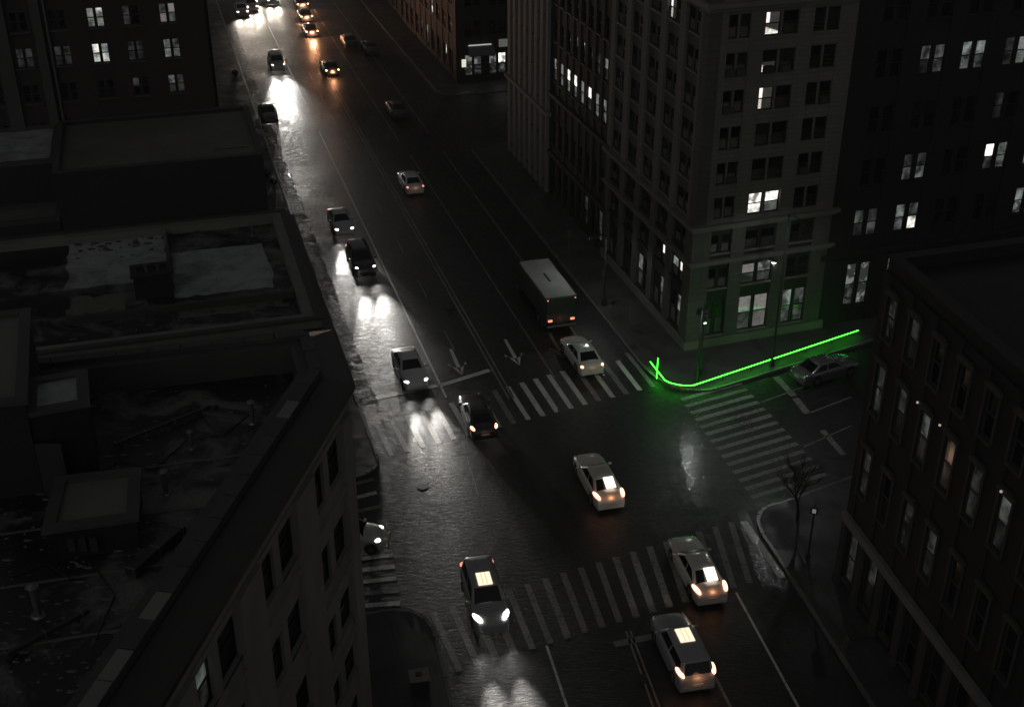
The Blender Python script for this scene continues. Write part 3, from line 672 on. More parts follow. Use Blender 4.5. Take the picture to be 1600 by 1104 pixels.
# rubble and felt scraps left on the roof
mb = MB(); random.seed(9)
for k in range(520):
    x = random.uniform(0,460); y = random.uniform(600,1080)
    if x > 470-(y-590)*.62: continue
    p = at(x,y,17.42); r = random.uniform(.02,.075); mb.ball((p.x,p.y,17.41), r*random.uniform(.8,3.0), r, r*.35, 6, 4, jit=.45)
o = mb.obj('rubble', M['tar_plain'], swb); o['kind'] = 'stuff'
def duct(name, label, cat, a, c, z, w, h, m):
    a = at(*a, z); c = at(*c, z); d = (c-a); t = thing(name, label, cat, a, atan2(d.y,d.x)); L = d.length
    MB().box(0,L,-w/2,w/2,.12,.12+h).obj('duct', m, t)
    for k in range(int(L/1.2)+1): MB().box(k*1.2,k*1.2+.05,-w/2-.03,w/2+.03,.09,.15+h).obj('flange', M['metal'], t)
    for k in range(int(L/2)+1): MB().box(k*2+.2,k*2+.3,-w/2,w/2,0,.118).obj('foot', M['dark_metal'], t)
    return t
duct('roof_duct','low square duct crossing the near tar roof between vent house and cornice','duct',(205,905),(285,835),17.4,.35,.3,M['dark_metal'])
duct('roof_duct','thin pipe run lying across the near roof below the stair house','duct',(180,700),(330,640),17.4,.12,.1,M['dark_metal'])
duct('roof_duct','thin pipe run lying along the bottom of the near roof','duct',(10,1030),(140,960),17.4,.14,.12,M['dark_metal'])
def cable(name, label, pts_, z, r=.022):
    P_ = [at(x,y,z) for x, y in pts_]; o = MB().sweep([p-P_[0]+Vector((0,0,.03)) for p in P_], r, 5).obj(name, M['rubber'], None, P_[0]); return tag(o, label, 'cable')
cable('roof_cable','black cable wandering over the near tar roof towards the cornice',[(150,742),(190,720),(240,735),(290,690),(350,680),(400,640)],17.41)
cable('roof_cable','black cable looped on the near tar roof in the bottom left corner',[(20,900),(70,880),(110,905),(150,890),(180,930),(150,1000)],17.41)
for i in range(7):
    a = Vector((SWC.x,SWC.y))-dv*(3.5+3.2*i); c = a+wv*16-dv*.1; a = a+wv*1.9; d = c-a
    MB().box(0,d.length,-.05,.05,0,.03).obj('tar_seam', M['tar_plain'], swb, (a.x,a.y,17.403), atan2(d.y,d.x))
# ---------------------------------------------------------------- north-west block, left of the avenue
random.seed(31)
b = thing('low_corner_building', 'low building with pale grey roof sheets and a wide parapet beside the left kerb', 'building')
zA = 8.5
ptsA = [A(-22,65.6), A(7.25,65.6), A(7.25,83.5), A(-22,83.5)]
core(b, ptsA, zA, M['dark_brick'], M['tar'])
pa = ccw([tuple(p.xy) for p in ptsA])
MB().ring(offset(pa,.05), offset(pa,-.95), zA, zA+.55).obj('parapet', M['grey_stone'], b)
MB().ring(offset(pa,.14), offset(pa,-.30), zA+.55, zA+.67).obj('coping', M['grimy_stone'], b)
MB().ring(offset(pa,.75), offset(pa,.055), zA-.5, zA-.12).obj('cornice', M['cornice_metal'], b)
MB().ring(offset(pa,.45), offset(pa,.055), zA-.85, zA-.503).obj('moulding', M['grimy_stone'], b)
def sheet(pts, z, m, par): return flat('roof_sheet', pts, z, m, par)
def jag(p0, q0, p1, q1, n=9, r=.16):
    e = []
    for (a,c),(d,f) in (((p0,q0),(p1,q0)),((p1,q0),(p1,q1)),((p1,q1),(p0,q1)),((p0,q1),(p0,q0))):
        for i in range(n): t = i/n; e.append(a2(a+(d-a)*t+random.uniform(-r,r), c+(f-c)*t+random.uniform(-r,r)))
    return e
sheet(jag(-7.5,75.2,-1.2,83.0), zA+.012, M['membrane'], b); sheet(jag(-.9,72.0,5.3,79.2), zA+.016, M['membrane'], b)
sheet(jag(-7.2,71.2,-3.8,73.8,6,.3), zA+.02, M['tar_plain'], b); sheet(jag(-1,69.0,5.6,71.3,8,.25), zA+.014, M['tar_plain'], b)
MB().box(-.12,.12,-4.6,4.6,0,.35).obj('curb_wall', M['grimy_stone'], b, A(-1.05,79,zA), basis(AZ)-pi/2)
MB().box(-13.5,0,-.15,.15,0,.45).obj('curb_wall', M['grimy_stone'], b, A(6.2,70.2,zA), -AZ)
ch = thing('chimney_stack', 'square black chimney box standing on the pale roof sheets', 'chimney', A(-2.1,73.2,zA), -AZ)
MB().box(-1.15,1.15,-.75,.75,0,1.5).obj('shaft', M['dark_brick'], ch); MB().ring([(-1.3,-.9),(1.3,-.9),(1.3,.9),(-1.3,.9)],[(-.9,-.5),(.9,-.5),(.9,.5),(-.9,.5)],1.5,1.68).obj('cap', M['dark_trim'], ch)
MB().tube((-.3,0,1.4),(-.3,0,2.0),.14).tube((.4,0,1.4),(.4,0,1.9),.12).obj('flue', M['rust'], ch)
goose('vent_pipe','capped steel vent pipe on the low roof at the edge of the pale sheets',262,392,zA,1.6)
goose('vent_pipe','capped steel vent pipe on the low roof by the far dark wall',395,368,zA,.9)
mb = MB()
for k in range(160):
    p = A(random.uniform(-7,6), random.choice((random.uniform(79.3,83), random.uniform(66.8,71.5))), zA+.02); r = random.uniform(.05,.2)
    mb.ball(p, r*random.uniform(.8,2), r, r*.4, 6, 4, jit=.3)
o = mb.obj('rubble', M['grimy_stone'], b); o['kind'] = 'stuff'
# middle building with the plain roof
b = thing('mid_rise_building', 'windowless dark wall under a plain brown tar roof behind the low roof', 'building')
zB = 13.05
ptsB = [A(-7.75,83.53), A(6.2,83.53), A(6.2,95.2), A(-7.75,95.2)]
core(b, ptsB, zB, M['dark_brick'], M['tar_plain'], .28, M['dark_brick'], .3, M['grimy_stone'])
MB().box(0,2.4,-.06,.06,0,.1).obj('gutter', M['metal'], b, A(3.0,86.2,zB+.02), -AZ)
# brick building with lit windows
b = thing('brick_building', 'red brown brick building with lit four-pane windows at the upper left', 'building')
zc = 25.5
ptsC = [A(-26,95.25), A(3.85,95.25), A(3.85,112), A(-26,112)]
core(b, ptsC, zc, M['red_brick'])
cs = [14.4-2.56*k for k in range(8)][::-1]       # window centres, metres from p=-26 + 12.7
cs = [p+26 for p in (-14.3,-11.75,-9.25,-6.6,-3.95,-1.45,1.15)]
rows = [(12.2,13.4),(14.85,16.25),(17.5,18.95),(20.1,21.55),(22.8,24.2)]
mk = lambda a, b_: (g[a], g[b_])
l6 = {(3,4,0):mk('w_blind','w_mid'),(3,4,1):mk('w_soft','w_mid'),(3,6,0):mk('w_dim','w_grey'),(3,6,1):mk('w_grey','w_dim'),
      (2,4,0):mk('w_bright','w_soft'),(2,4,1):mk('w_mid','w_soft'),(2,6,0):mk('w_mid','w_mid'),(2,6,1):mk('w_dim','w_dim'),(1,6,0):mk('w_mid','w_faint'),(1,6,1):mk('w_faint','w_faint'),
      (2,5,0):mk('w_faint','w_faint'),(2,5,1):mk('w_faint','w_faint'),(3,5,0):mk('w_faint','w_faint'),(2,3,0):mk('w_faint','w_faint'),(2,3,1):mk('w_faint','w_faint'),(2,2,0):mk('w_faint','w_faint'),(2,2,1):mk('w_faint','w_faint'),(1,5,0):mk('w_faint','glass')}
facade(b, A(-26,95.25), R(90)+AZ, 29.85, zc, rows, [(c-.6,c+.6,2) for c in cs], M['red_brick'], M['red_brick'], l6, z0=11, depth=.12, sp_depth=.06, sill=M['grimy_stone'], mullw=.08)
for p, w in ((-10.6,.5),(-8.0,.32)):
    MB().box(-w,w,-.42,-.13,11.2,25).obj('pilaster', M['grimy_stone'], b, A(p,95.25), -AZ)
MB().tube((0,0,12.6),(0,0,25),.09,.09,8).obj('drain_pipe', M['metal'], b, A(-7.35,94.95))
# stepped annexes at the left edge
def annex(label, p0, p1, q0, q1, z, roofm, wallm):
    t = thing('annex_building', label, 'building'); core(t, [A(p0,q0),A(p1,q0),A(p1,q1),A(p0,q1)], z, wallm, roofm, .22, M['grimy_stone'], .25, M['grimy_stone']); return t
annex('upper left annex with a patched pale roof under the brick building', -26, -7.8, 87.0, 95.2, 12.9, M['membrane'], M['dark_brick'])
annex('lower left annex with a dull grey roof below the patched pale one', -26, -7.85, 83.6, 86.9, 9.9, M['tar_plain'], M['dark_brick'])
# ---------------------------------------------------------------- far corner building with the lit shop
b = thing('far_corner_building', 'black building with a small lit corner shop beyond the next cross street', 'building')
ptsF = [A(34.4,141.5), A(64,141.5), A(64,175), A(34.4,175)]
core(b, ptsF, 32, M['dark_brick'])
facade(b, A(34.4,141.5), R(90)+AZ, 29.6, 31, [(.9,3.4),(5.5,7.4),(9,10.9),(12.5,14.4),(16,17.9)], [(.8+3*i, 2.9+3*i, 2) for i in range(9)], M['dark_brick'], M['dark_brick'],
       {(0,0,0):mk('w_shop','w_shop'),(0,0,1):mk('w_shop','w_dim'),(0,1,0):mk('w_shop','w_dim'),(0,1,1):mk('w_bright','w_shop'),(0,2,0):mk('w_dim','w_shop'),(0,2,1):mk('w_shop','w_dim'),(0,3,0):mk('w_shop','w_shop'),(0,3,1):mk('w_mid','w_shop')}, depth=.2, sp_depth=.12, sill=M['dark_trim'])
facade(b, A(34.4,175), AZ+pi, 33.5, 31, [(.9,3.4),(5.5,7.4),(9,10.9),(12.5,14.4),(16,17.9)], [(.8+3.2*i, 2.9+3.2*i, 2) for i in range(10)], M['dark_brick'], M['dark_brick'],
       {(0,4,0):mk('w_dim','w_dim'),(0,5,0):mk('w_mid','w_dim'),(0,8,1):mk('w_bright','w_dim'),(1,6,0):mk('w_mid','w_bright')}, depth=.2, sp_depth=.12, sill=M['dark_trim'])
aw = MB(); nseg = 8
for i in range(nseg):
    a0, a1 = pi*i/nseg/2, pi*(i+1)/nseg/2
    aw.add([(0,-1.3*sin(a0),1.0*cos(a0)),(3.2,-1.3*sin(a0),1.0*cos(a0)),(3.2,-1.3*sin(a1),1.0*cos(a1)),(0,-1.3*sin(a1),1.0*cos(a1))],[(0,1,2,3)])
awn = aw.obj('awning', M['canvas'], b, A(35.4,141.2,3.5), -AZ)
MB().box(.2,3.0,-.28,-.12,1.02,1.12).obj('awning_lamp', emit('awning_lamp_glow', (.95,1,.95), .45), awn)
MB().box(0,1.3,-.35,-.22,4.1,5.0).obj('shop_sign', emit('shop_sign_glow', (.9,.95,.88), .10), b, A(39.4,141.5), -AZ)
MB().box(0,.5,-.35,-.22,2.0,2.9).obj('lit_sign', emit('lit_sign_glow', (1,.97,.8), .8), b, A(34.8,141.5), -AZ)
b2 = thing('far_avenue_building', 'black brick block beyond the lit corner shop at the top of the avenue', 'building')
ptsG = [A(34.6,176), A(60,176), A(60,215), A(34.6,215)]
core(b2, ptsG, 34, M['dark_brick'])
facade(b2, A(34.6,215), AZ+pi, 39, 33, [(.9,3.4),(5.5,7.4),(9,10.9)], [(.8+3.2*i,2.9+3.2*i,2) for i in range(12)], M['dark_brick'], M['dark_brick'], {(0,11,0):mk('w_bright','w_dim'),(0,9,1):mk('w_mid','w_bright')}, depth=.2, sp_depth=.12, sill=M['dark_trim'])
b3 = thing('west_avenue_building', 'dark brick block behind the brick building with lit windows on the left', 'building')
core(b3, [A(-26,112.05),A(4.6,112.05),A(4.6,190),A(-26,190)], 27, M['brown_brick'])
facade(b3, A(4.6,112.05), AZ, 77.9, 27, [(.9,3.4),(5.5,7.4),(9,10.9)], [(1+4*i,3.2+4*i,2) for i in range(19)], M['brown_brick'], M['brown_brick'], {}, depth=.2, sp_depth=.1, sill=M['dark_trim'])

ac_me = MB().box(-.32,.32,-.42,.05,0,.40).mesh('air_conditioner', M['frame_pale'])
random.seed(3)
for i in range(9):
    s_ = random.choice((1.45,2.2,4.3,5.5,7.8,8.7)); z = 9.95+2.46*random.randrange(5)+.08
    inst('air_conditioner', ac_me, tower, onS(s_,0,z), rT)
# ================================================================== green light line along the corner kerb
zN = .52
pn = [at(1016,565,zN), at(1039,594,zN), at(1048,598,zN), at(1060,601,zN), at(1072,602.3,zN), at(1084,601.5,zN), at(1341,516,zN)]
t = tag(bpy.data.objects.new('light_line', None), 'glowing green light tube bent round the corner kerb below the limestone tower', 'light'); C.objects.link(t); t.location = pn[3]*1
t.location.z = .14
loc = [p-t.location for p in pn]
MB().sweep(loc, .023, 8).obj('tube', M['neon'], t)
pv = at(1026,591,.16); pv0 = pv-t.location
MB().tube(pv0, pv0+Vector((0,0,1.6)), .021, .021, 8).obj('upright_tube', M['neon'], t)
br_ = MB().tube((0,0,0),(0,0,.36),.02).box(-.08,.08,-.08,.08,0,.02).mesh('bracket', M['dark_metal'])
for a, c in zip(loc[:-1], loc[1:]):
    n = max(1, int((c-a).length/2.5))
    for i in range(n): 
        p = a.lerp(c, i/n); inst('bracket', br_, t, (p.x,p.y,0))

# ================================================================== vehicles
def interp(tab, x):
    for (x0,*a),(x1,*c) in zip(tab[:-1], tab[1:]):
        if x <= x1:
            f = 0 if x1 == x0 else (x-x0)/(x1-x0); f = max(0,min(1,f)); return [u+(v-u)*f for u, v in zip(a,c)]
    return list(tab[-1][1:])
def make_car(name, label, cat, group, spec, paint, head=None, tail=None, panel=None, far=False):
    """x forward, y left, z up; every visible piece is a mesh of its own"""
    t = thing(name, label, cat, (0,0,0), 0, group); P = spec; L2 = P['L']/2; w0 = P['W']/2
    xs = sorted(set([-L2,-L2+.04,-L2+.15,-L2+.35,-L2+.7,-1.0,-.5,0,.4,.8,1.1,L2-.7,L2-.4,L2-.2,L2-.07,L2]+[xw+d for xw in P['axles'] for d in (-.42,-.36,-.27,-.14,0,.14,.27,.36,.42)]))
    xs = [x for x in xs if -L2 <= x <= L2]
    rings = []
    for x in xs:
        top, hw = interp(P['prof'], x); hw *= w0; zb = .20
        dx = min(abs(x-a) for a in P['axles']); arch = .33+sqrt(max(0,.40**2-dx*dx)) if dx < .40 else .24
        arch = min(arch, top-.14)
        nose = min(1, (L2-abs(x))/.12)*.5+.5 if True else 1
        zb = .20+.10*(1-nose)
        cr = P.get('crown', .05)
        rg = [(x,0,zb),(x,hw*.72,zb),(x,hw*.86,max(zb,arch*.9 if dx < .40 else zb)),(x,hw*.965,arch),(x,hw,(arch+top)/2+.02),(x,hw*.985,top-.13),(x,hw*.93,top-.035),(x,hw*.80,top+cr*.35),(x,hw*.45,top+cr*.85),(x,0,top+cr)]
        rings.append(rg+[(a,-b_,c) for a,b_,c in rg[-2:0:-1]])
    body = MB().loft(rings).obj('body', paint, t, smooth=.75)
    # greenhouse
    bx0, bx1, rx0, rx1 = P['base'][0], P['base'][1], P['roof'][0], P['roof'][1]; bw = w0*.88; rw = w0*P.get('rw',.70); zr = P['H']; zbl = P['belt']
    def rr(x0, x1, hw, z, r, bow=0):            # rounded rectangle ring
        pts_ = []
        for cx_, cy_, a0 in ((x1-r,hw-r,0),(x0+r,hw-r,90),(x0+r,-hw+r,180),(x1-r,-hw+r,270)):
            for k in range(4):
                a = R(a0+30*k); pts_.append((cx_+r*cos(a)+bow*(1-((cy_+r*sin(a))/hw)**2), cy_+r*sin(a), z))
        return pts_
    c0 = rr(bx0,bx1,bw,zbl-.06,.16); c1 = rr(rx0,rx1,rw,zr-.05,.16); c2 = rr(rx0+.08,rx1-.08,rw-.08,zr-.005,.14); c3 = rr(rx0+.45,rx1-.45,rw-.35,zr+.02,.1)
    MB().loft([c0,c1,c2,c3]).obj('cabin', paint, t, smooth=.6)
    # glass, 6 mm proud of the cabin faces
    def pane(nm, a, b_, c, d, u0, u1, v0, v1, nrm):
        a, b_, c, d = map(Vector, (a,b_,c,d)); f = lambda u, v: a.lerp(b_,u).lerp(d.lerp(c,u),v)
        q = [f(u0,v0),f(u1,v0),f(u1,v1),f(u0,v1)]; nn = Vector(nrm).normalized()
        MB().add([p+nn*.012 for p in q]+[p-nn*.03 for p in q], [(0,1,2,3),(7,6,5,4),(0,4,5,1),(1,5,6,2),(2,6,7,3),(3,7,4,0)]).obj(nm, M['car_glass'], t)
    zb_ = zbl-.06; zt_ = zr-.05; e = .14
    pane('windscreen', (bx1,bw-e,zb_),(bx1,-bw+e,zb_),(rx1,-rw+e,zt_),(rx1,rw-e,zt_), -.02,1.02,.10,.96, (zt_-zb_,0,bx1-rx1))
    pane('rear_window', (bx0,-bw+e,zb_),(bx0,bw-e,zb_),(rx0,rw-e,zt_),(rx0,-rw+e,zt_), 0,1,.14 if not P.get('box') else .3,.93, (-(zt_-zb_),0,rx0-bx0 if rx0-bx0 > 0 else .01))
    for s in (1,-1):
        sp = P.get('split', .5)
        for u0, u1 in ((.03,sp-.025),(sp+.025,.97)):
            pane('side_window', (bx0+e,s*bw,zb_),(bx1-e,s*bw,zb_),(rx1-e,s*rw,zt_),(rx0+e,s*rw,zt_), u0,u1,.16,.92, (0,s*(zt_-zb_),bw-rw))
    hx, hy, hz = P['head']; tx, ty, tz = P['tail']
    for s in (1,-1):
        hl = MB(); hl.ball((0,0,0), P.get('hl',.26), .15, .085, 10, 8).obj('headlight', head or M['chrome'], t, (hx, s*hy, hz), -s*R(24), smooth=1.2)
        MB().ball((0,0,0), P.get('tl',.16), .13, .10, 10, 8).obj('tail_light', tail or M['tail_soft'], t, (tx, s*ty, tz), s*R(10), smooth=1.2)
        if not far:
            m_ = MB().ball((0,0,0), .09, .14, .09, 8, 6).obj('mirror', paint, t, (bx1-.28, s*(w0+.06), zbl+.05), smooth=1.2)
    if not far:
        MB().box(-.03,.03,-.42,.42,-.09,.09).obj('grille', M['black_plastic'], t, (L2-.035,0,P['prof'][-1][1]-.10))
        MB().box(-.02,.02,-.26,.26,-.06,.06).obj('licence_plate', M['plate'], t, (-L2-.012,0,.60)); MB().box(-.05,.05,-.70,.70,-.09,.09).obj('bumper', paint if P.get('bp') else M['black_plastic'], t, (L2-.02,0,.40))
        MB().box(-.05,.05,-.70,.70,-.09,.09).obj('bumper', M['black_plastic'] if not P.get('bp') else paint, t, (-L2+.02,0,.42))
    tyre = MB(); prof = [(.20,-.10),(.31,-.11),(.34,-.07),(.34,.07),(.31,.11),(.20,.10)]
    tyre.loft([[(r*cos(2*pi*k/18), y, r*sin(2*pi*k/18)) for r, y in prof] for k in range(19)], True, False)
    ty_me = tyre.mesh('tyre', M['rubber'], .7)
    rim = MB().tube((0,-.07,0),(0,.07,0),.205,.205,14)
    for k in range(5): a = 2*pi*k/5; rim.box(-.02,.02,.07,.085,.02,.19) if False else rim.tube((0,.075,0),(.18*cos(a),.075,.18*sin(a)),.03,.02,5)
    rim_me = rim.mesh('rim', M['metal'])
    for xw in P['axles']:
        for s in (1,-1):
            w_ = inst('tyre', ty_me, t, (xw, s*(w0-.115), .34), 0 if s > 0 else pi); w_.name = 'wheel'; inst('rim', rim_me, w_)
    if panel:
        x0, x1, z0_, z1_, yy = panel
        pn_ = MB(); vs = lambda x, y, z: (x,y,z)
        hw_ = .36 if x0 > -1 else .29
        pn_.add([(x0,-hw_+yy,z0_),(x1,-hw_+yy,z1_),(x1,hw_+yy,z1_),(x0,hw_+yy,z0_),(x0,-hw_+yy,z0_-.06),(x1,-hw_+yy,z1_-.06),(x1,hw_+yy,z1_-.06),(x0,hw_+yy,z0_-.06)],[(0,1,2,3),(7,6,5,4),(0,4,5,1),(1,5,6,2),(2,6,7,3),(3,7,4,0)])
        ro = pn_.obj('lit_panel', M['panel'] if x0 > -1 else M['panel_hot'], t)
        for yv in (-.12,.10) if x0 > -1 else ():
            MB().add([(x0+.02,yv-.018+yy,z0_+.004),(x1-.02,yv-.018+yy,z1_+.004),(x1-.02,yv+.018+yy,z1_+.004),(x0+.02,yv+.018+yy,z0_+.004)],[(0,1,2,3)]).obj('panel_seam', M['panel_seam'], ro)
    return t
def beams(t, spec, power, col=(1,.96,.9), ang=27, tailp=0.0, wide=True):
    hx, hy, hz = spec['head']
    for s in (1,-1):
        for a_, p_, tilt in (((ang, power*1.25, -.055), (70, power*.035, -.08)) if wide else ((60, power*.25, -.07),)):
            l = bpy.data.lights.new('beam','SPOT'); l.energy = p_; l.color = col; l.spot_size = R(a_); l.spot_blend = 1.0; l.shadow_soft_size = .07
            o = bpy.data.objects.new('beam', l); C.objects.link(o); o.parent = t; o.location = (hx+.30, s*hy, hz-.02)
            o.rotation_euler = (Vector((1,0,tilt))).to_track_quat('-Z','Y').to_euler()
    if tailp:
        tx, ty, tz = spec['tail']
        l = bpy.data.lights.new('tail_glow','POINT'); l.energy = tailp; l.color = (1,.42,.20); l.shadow_soft_size = .25
        o = bpy.data.objects.new('tail_glow', l); C.objects.link(o); o.parent = t; o.location = (tx-.35, 0, tz)
SEDAN = dict(L=5.0, W=1.86, H=1.46, belt=.99, axles=(-1.42,1.50), base=(-1.95,1.05), roof=(-1.15,.25), split=.47, head=(2.12,.66,.74), tail=(-2.30,.72,.84), bp=True,
             prof=[(-2.5,.70,.84),(-2.42,.88,.90),(-2.2,.97,.95),(-1.4,1.0,1.0),(0,.99,1.0),(1.0,.97,1.0),(1.7,.90,.97),(2.2,.80,.91),(2.42,.68,.83),(2.5,.56,.72)])
SUV = dict(L=4.9, W=1.92, H=1.74, belt=1.10, axles=(-1.40,1.45), base=(-2.36,1.15), roof=(-2.05,.45), split=.55, rw=.74, head=(2.05,.70,.90), tail=(-2.28,.78,1.06), bp=True, tl=.22,
           prof=[(-2.45,.80,.88),(-2.38,1.06,.94),(-2.1,1.12,.98),(0,1.12,1.0),(1.1,1.10,1.0),(1.8,1.04,.97),(2.2,.95,.92),(2.38,.82,.86),(2.45,.62,.78)])
BEETLE = dict(L=4.25, W=1.80, H=1.50, belt=.98, axles=(-1.22,1.28), base=(-1.45,1.0), roof=(-.75,.45), split=.35, rw=.62, head=(1.62,.60,.80), tail=(-1.80,.62,.75), hl=.20, crown=.14, bp=True,
              prof=[(-2.12,.50,.50),(-2.0,.72,.72),(-1.7,.88,.88),(-1.2,.97,.97),(0,.98,1.0),(.9,.97,1.0),(1.3,.92,.97),(1.7,.78,.88),(1.95,.62,.72),(2.12,.46,.50)])
STREAM = dict(SEDAN, tl=.38, tail=(-2.10,.74,.90))  # tail lamps lengthened to imitate the light streaks of moving cars
STREAMSUV = dict(SUV, tl=.42, tail=(-2.10,.82,1.18))
def heading(az): return R(90)-az
SOUTH = heading(AZ+pi); NORTH = heading(AZ)
def put(t, px, py, az, zc=.7):
    p = at(px,py,zc); t.location = (p.x,p.y,.004); t.rotation_euler = (0,0,heading(az)); return t
G1 = 'cars driving towards the camera in the left lanes'; G2 = 'cars driving away in the right lanes'
HP = 3100.0
c = put(make_car('sedan','dark grey sedan with white headlights stopped at the left stop line','car',G1,SEDAN,M['paint_silver'],M['head']), 640,572, AZ+pi); beams(c,SEDAN,HP)
c = put(make_car('suv','black utility car with bright headlights second in the left lane above the crossing','car',G1,SUV,M['paint_dark'],M['head']), 564,405, AZ+pi); beams(c,SUV,HP*1.9)
sedS = put(make_car('sedan','silver sedan with headlights following the black utility car','car',G1,SEDAN,M['paint_silver'],M['head']), 532,344, AZ+pi); beams(sedS,SEDAN,HP)
c = put(make_car('suv','pale utility car with dark roof opening and white headlights alone in the far left lane','car',G1,SUV,M['paint_silver'],M['head']), 432,97, AZ+pi); beams(c,SUV,HP*2.3)
SUVP = (-.55,.42,1.80,1.80,.0)
c = put(make_car('suv','dark cab with a glowing roof panel and headlights on the near crosswalk','car',G1,dict(SUV,hl=.42,head=(1.98,.72,.99)),M['paint_grey'],M['head'],panel=SUVP), 757,930, AZS+pi); beams(c,SUV,HP*1.6)
c = put(make_car('suv','grey cab with a glowing roof panel and tail lights stretched into streaks at the bottom right','car',G2,STREAMSUV,M['paint_grey'],None,M['tail'],panel=(-.75,.2,1.80,1.80,.0)), 1065,1012, AZS); beams(c,SUV,420,wide=False,tailp=6)
STAX = dict(STREAM, L=5.3, axles=(-1.5,1.6))
STAX['prof'] = [(x*1.06,a,b_) for x,a,b_ in SEDAN['prof']]; STAX['tail'] = (-2.20,.78,.97); STAX['tl'] = .46; STAX['head'] = (2.28,.66,.74)
SPAN = (-1.92,-1.2,1.22,1.48,-.2)
c = put(make_car('taxi','white taxi with a glowing rear window panel at the right of the near crosswalk','taxi',G2,STAX,M['paint_white'],None,M['tail'],panel=SPAN), 1088,883, AZS); beams(c,STAX,420,wide=False,tailp=7)
c = put(make_car('taxi','white taxi with a glowing panel over its rear window alone in mid crossing','taxi',G2,STAX,M['paint_white'],None,M['tail'],panel=SPAN), 934,745, AZ+R(2)); beams(c,STAX,420,wide=False,tailp=9)
c = put(make_car('sedan','pale cream sedan with tail lights at the far crosswalk beside the box truck','car',G2,SEDAN,M['paint_cream'],None,M['tail']), 908,550, AZ); beams(c,SEDAN,40,wide=False,tailp=1)
c = put(make_car('sedan','black sedan with thin red tail lights crossing the far crosswalk left of centre','car',G2,dict(STREAM,tl=.32),M['paint_dark'],None,M['tail']), 746,645, AZ+R(3)); beams(c,SEDAN,50,wide=False,tailp=1)
silN = put(make_car('sedan','silver sedan with small red tail lights alone in the middle lane','car',G2,SEDAN,M['paint_silver'],None,M['tail_soft']), 641,281, AZ); beams(silN,SEDAN,50,wide=False,tailp=1.5)
c = put(make_car('sedan','dark sedan with warm amber tail lights and bright trim below the far queue','car',G2,SEDAN,M['paint_dark'],None,M['amber']), 515,104, AZ); beams(c,SEDAN,250,wide=False,tailp=160)
ambN = make_car('sedan','dark sedan nearest in the amber tail light queue at the top','car',G2,SEDAN,M['paint_dark'],None,M['amber'],far=True); put(ambN, 484,45, AZ); beams(ambN,SEDAN,250,wide=False,tailp=900)
def copy_to(src, px, py, az, label, group): 
    p = at(px,py,.7); return dup(src, (p.x,p.y,.004), heading(az), label, group)
copy_to(ambN, 476,22, AZ, 'dark sedan second in the amber tail light queue at the top', G2)
copy_to(ambN, 470,3, AZ, 'dark sedan cut by the top edge in the amber tail light queue', G2)
headS = make_car('sedan','grey sedan with glaring headlights at the top left of the avenue','car',G1,SEDAN,M['paint_grey'],M['head'],far=True); put(headS, 377,14, AZ+pi); beams(headS,SEDAN,4200,wide=False,col=(1,.88,.72))
copy_to(headS, 392,6, AZ+pi, 'grey sedan with glaring headlights second from the left at the top edge', G1)
copy_to(headS, 407,-6, AZ+pi, 'grey sedan with glaring headlights just above the middle of the left lanes at the top', G1)
copy_to(headS, 424,-4, AZ+pi, 'grey sedan with glaring headlights nearest the centre line at the top', G1)
for i, (x, y, l_) in enumerate(((418,-40,'sedan with glaring headlights beyond the top edge in the left lane'),(440,-60,'sedan with glaring headlights beyond the top edge by the centre line'))):
    copy_to(headS, x, y, AZ+pi, l_, G1)
dk = make_car('sedan','dim dark sedan with unlit trim alone right of the middle lane','car',G2,SEDAN,M['paint_blue'],None,M['tail_soft'] if False else M['rust'],far=True); put(dk, 619,168, AZ)
copy_to(dk, 577,72, AZ, 'dim dark sedan upper one of two near the right kerb at the top', G2)
copy_to(dk, 545,62, AZ, 'dim dark sedan left one of two unlit cars near the top', G2)
# white rounded car coming out of the side street
btl = put(make_car('compact_car','rounded white compact car with two oval headlights leaving the side street at left','car',None,BEETLE,M['paint_cream'],M['head']), 566,832, R(80)); btl.location = (-9.0,55.1,.004); btl.rotation_euler = (0,0,R(90)-R(93)); beams(btl,BEETLE,15,wide=False)
# parked cars
G3 = 'dark cars parked along the kerbs'
pk = make_car('parked_car','black parked car with green rim light below the glowing tube','car',G3,dict(SEDAN),M['paint_wet'],M['chrome'],M['rust']); put(pk, 1290,573, R(62))
pk2 = make_car('parked_car','dark parked car at the upper left kerb beyond the plain roofed building','car',G3,SEDAN,M['paint_dark'],M['chrome'],M['rust'],far=True); p = A(10.9,134); pk2.location = (p.x,p.y,.004); pk2.rotation_euler = (0,0,SOUTH)
# box truck
t = thing('box_truck','box truck with a long grey flat roof in the right lane above the cream sedan','truck'); p = A(26.0,79.9); t.location = (p.x,p.y,.004); t.rotation_euler = (0,0,NORTH)
def chamfer_box(x0,x1,y0,y1,z0,z1,c=.06):
    lo = [(x0+c,y0),(x1-c,y0),(x1,y0+c),(x1,y1-c),(x1-c,y1),(x0+c,y1),(x0,y1-c),(x0,y0+c)]
    return MB().loft([[(x,y,z0) for x,y in lo],[(x,y,z1-c) for x,y in lo],[(x*(1-c/abs(x1-x0)*.5)+ (x0+x1)/2*c/abs(x1-x0)*.5, y*(1-c), z1) for x,y in lo]])
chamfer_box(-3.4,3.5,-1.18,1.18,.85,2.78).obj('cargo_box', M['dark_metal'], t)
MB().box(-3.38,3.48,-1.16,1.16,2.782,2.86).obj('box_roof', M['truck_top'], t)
for x in (-3.39,3.44): MB().box(x,x+.05,-1.165,1.165,2.80,2.89).obj('roof_rail', M['metal'], t)
MB().box(-.6,.9,-.06,.06,2.861,2.90).obj('roof_hatch', M['dark_metal'], t)
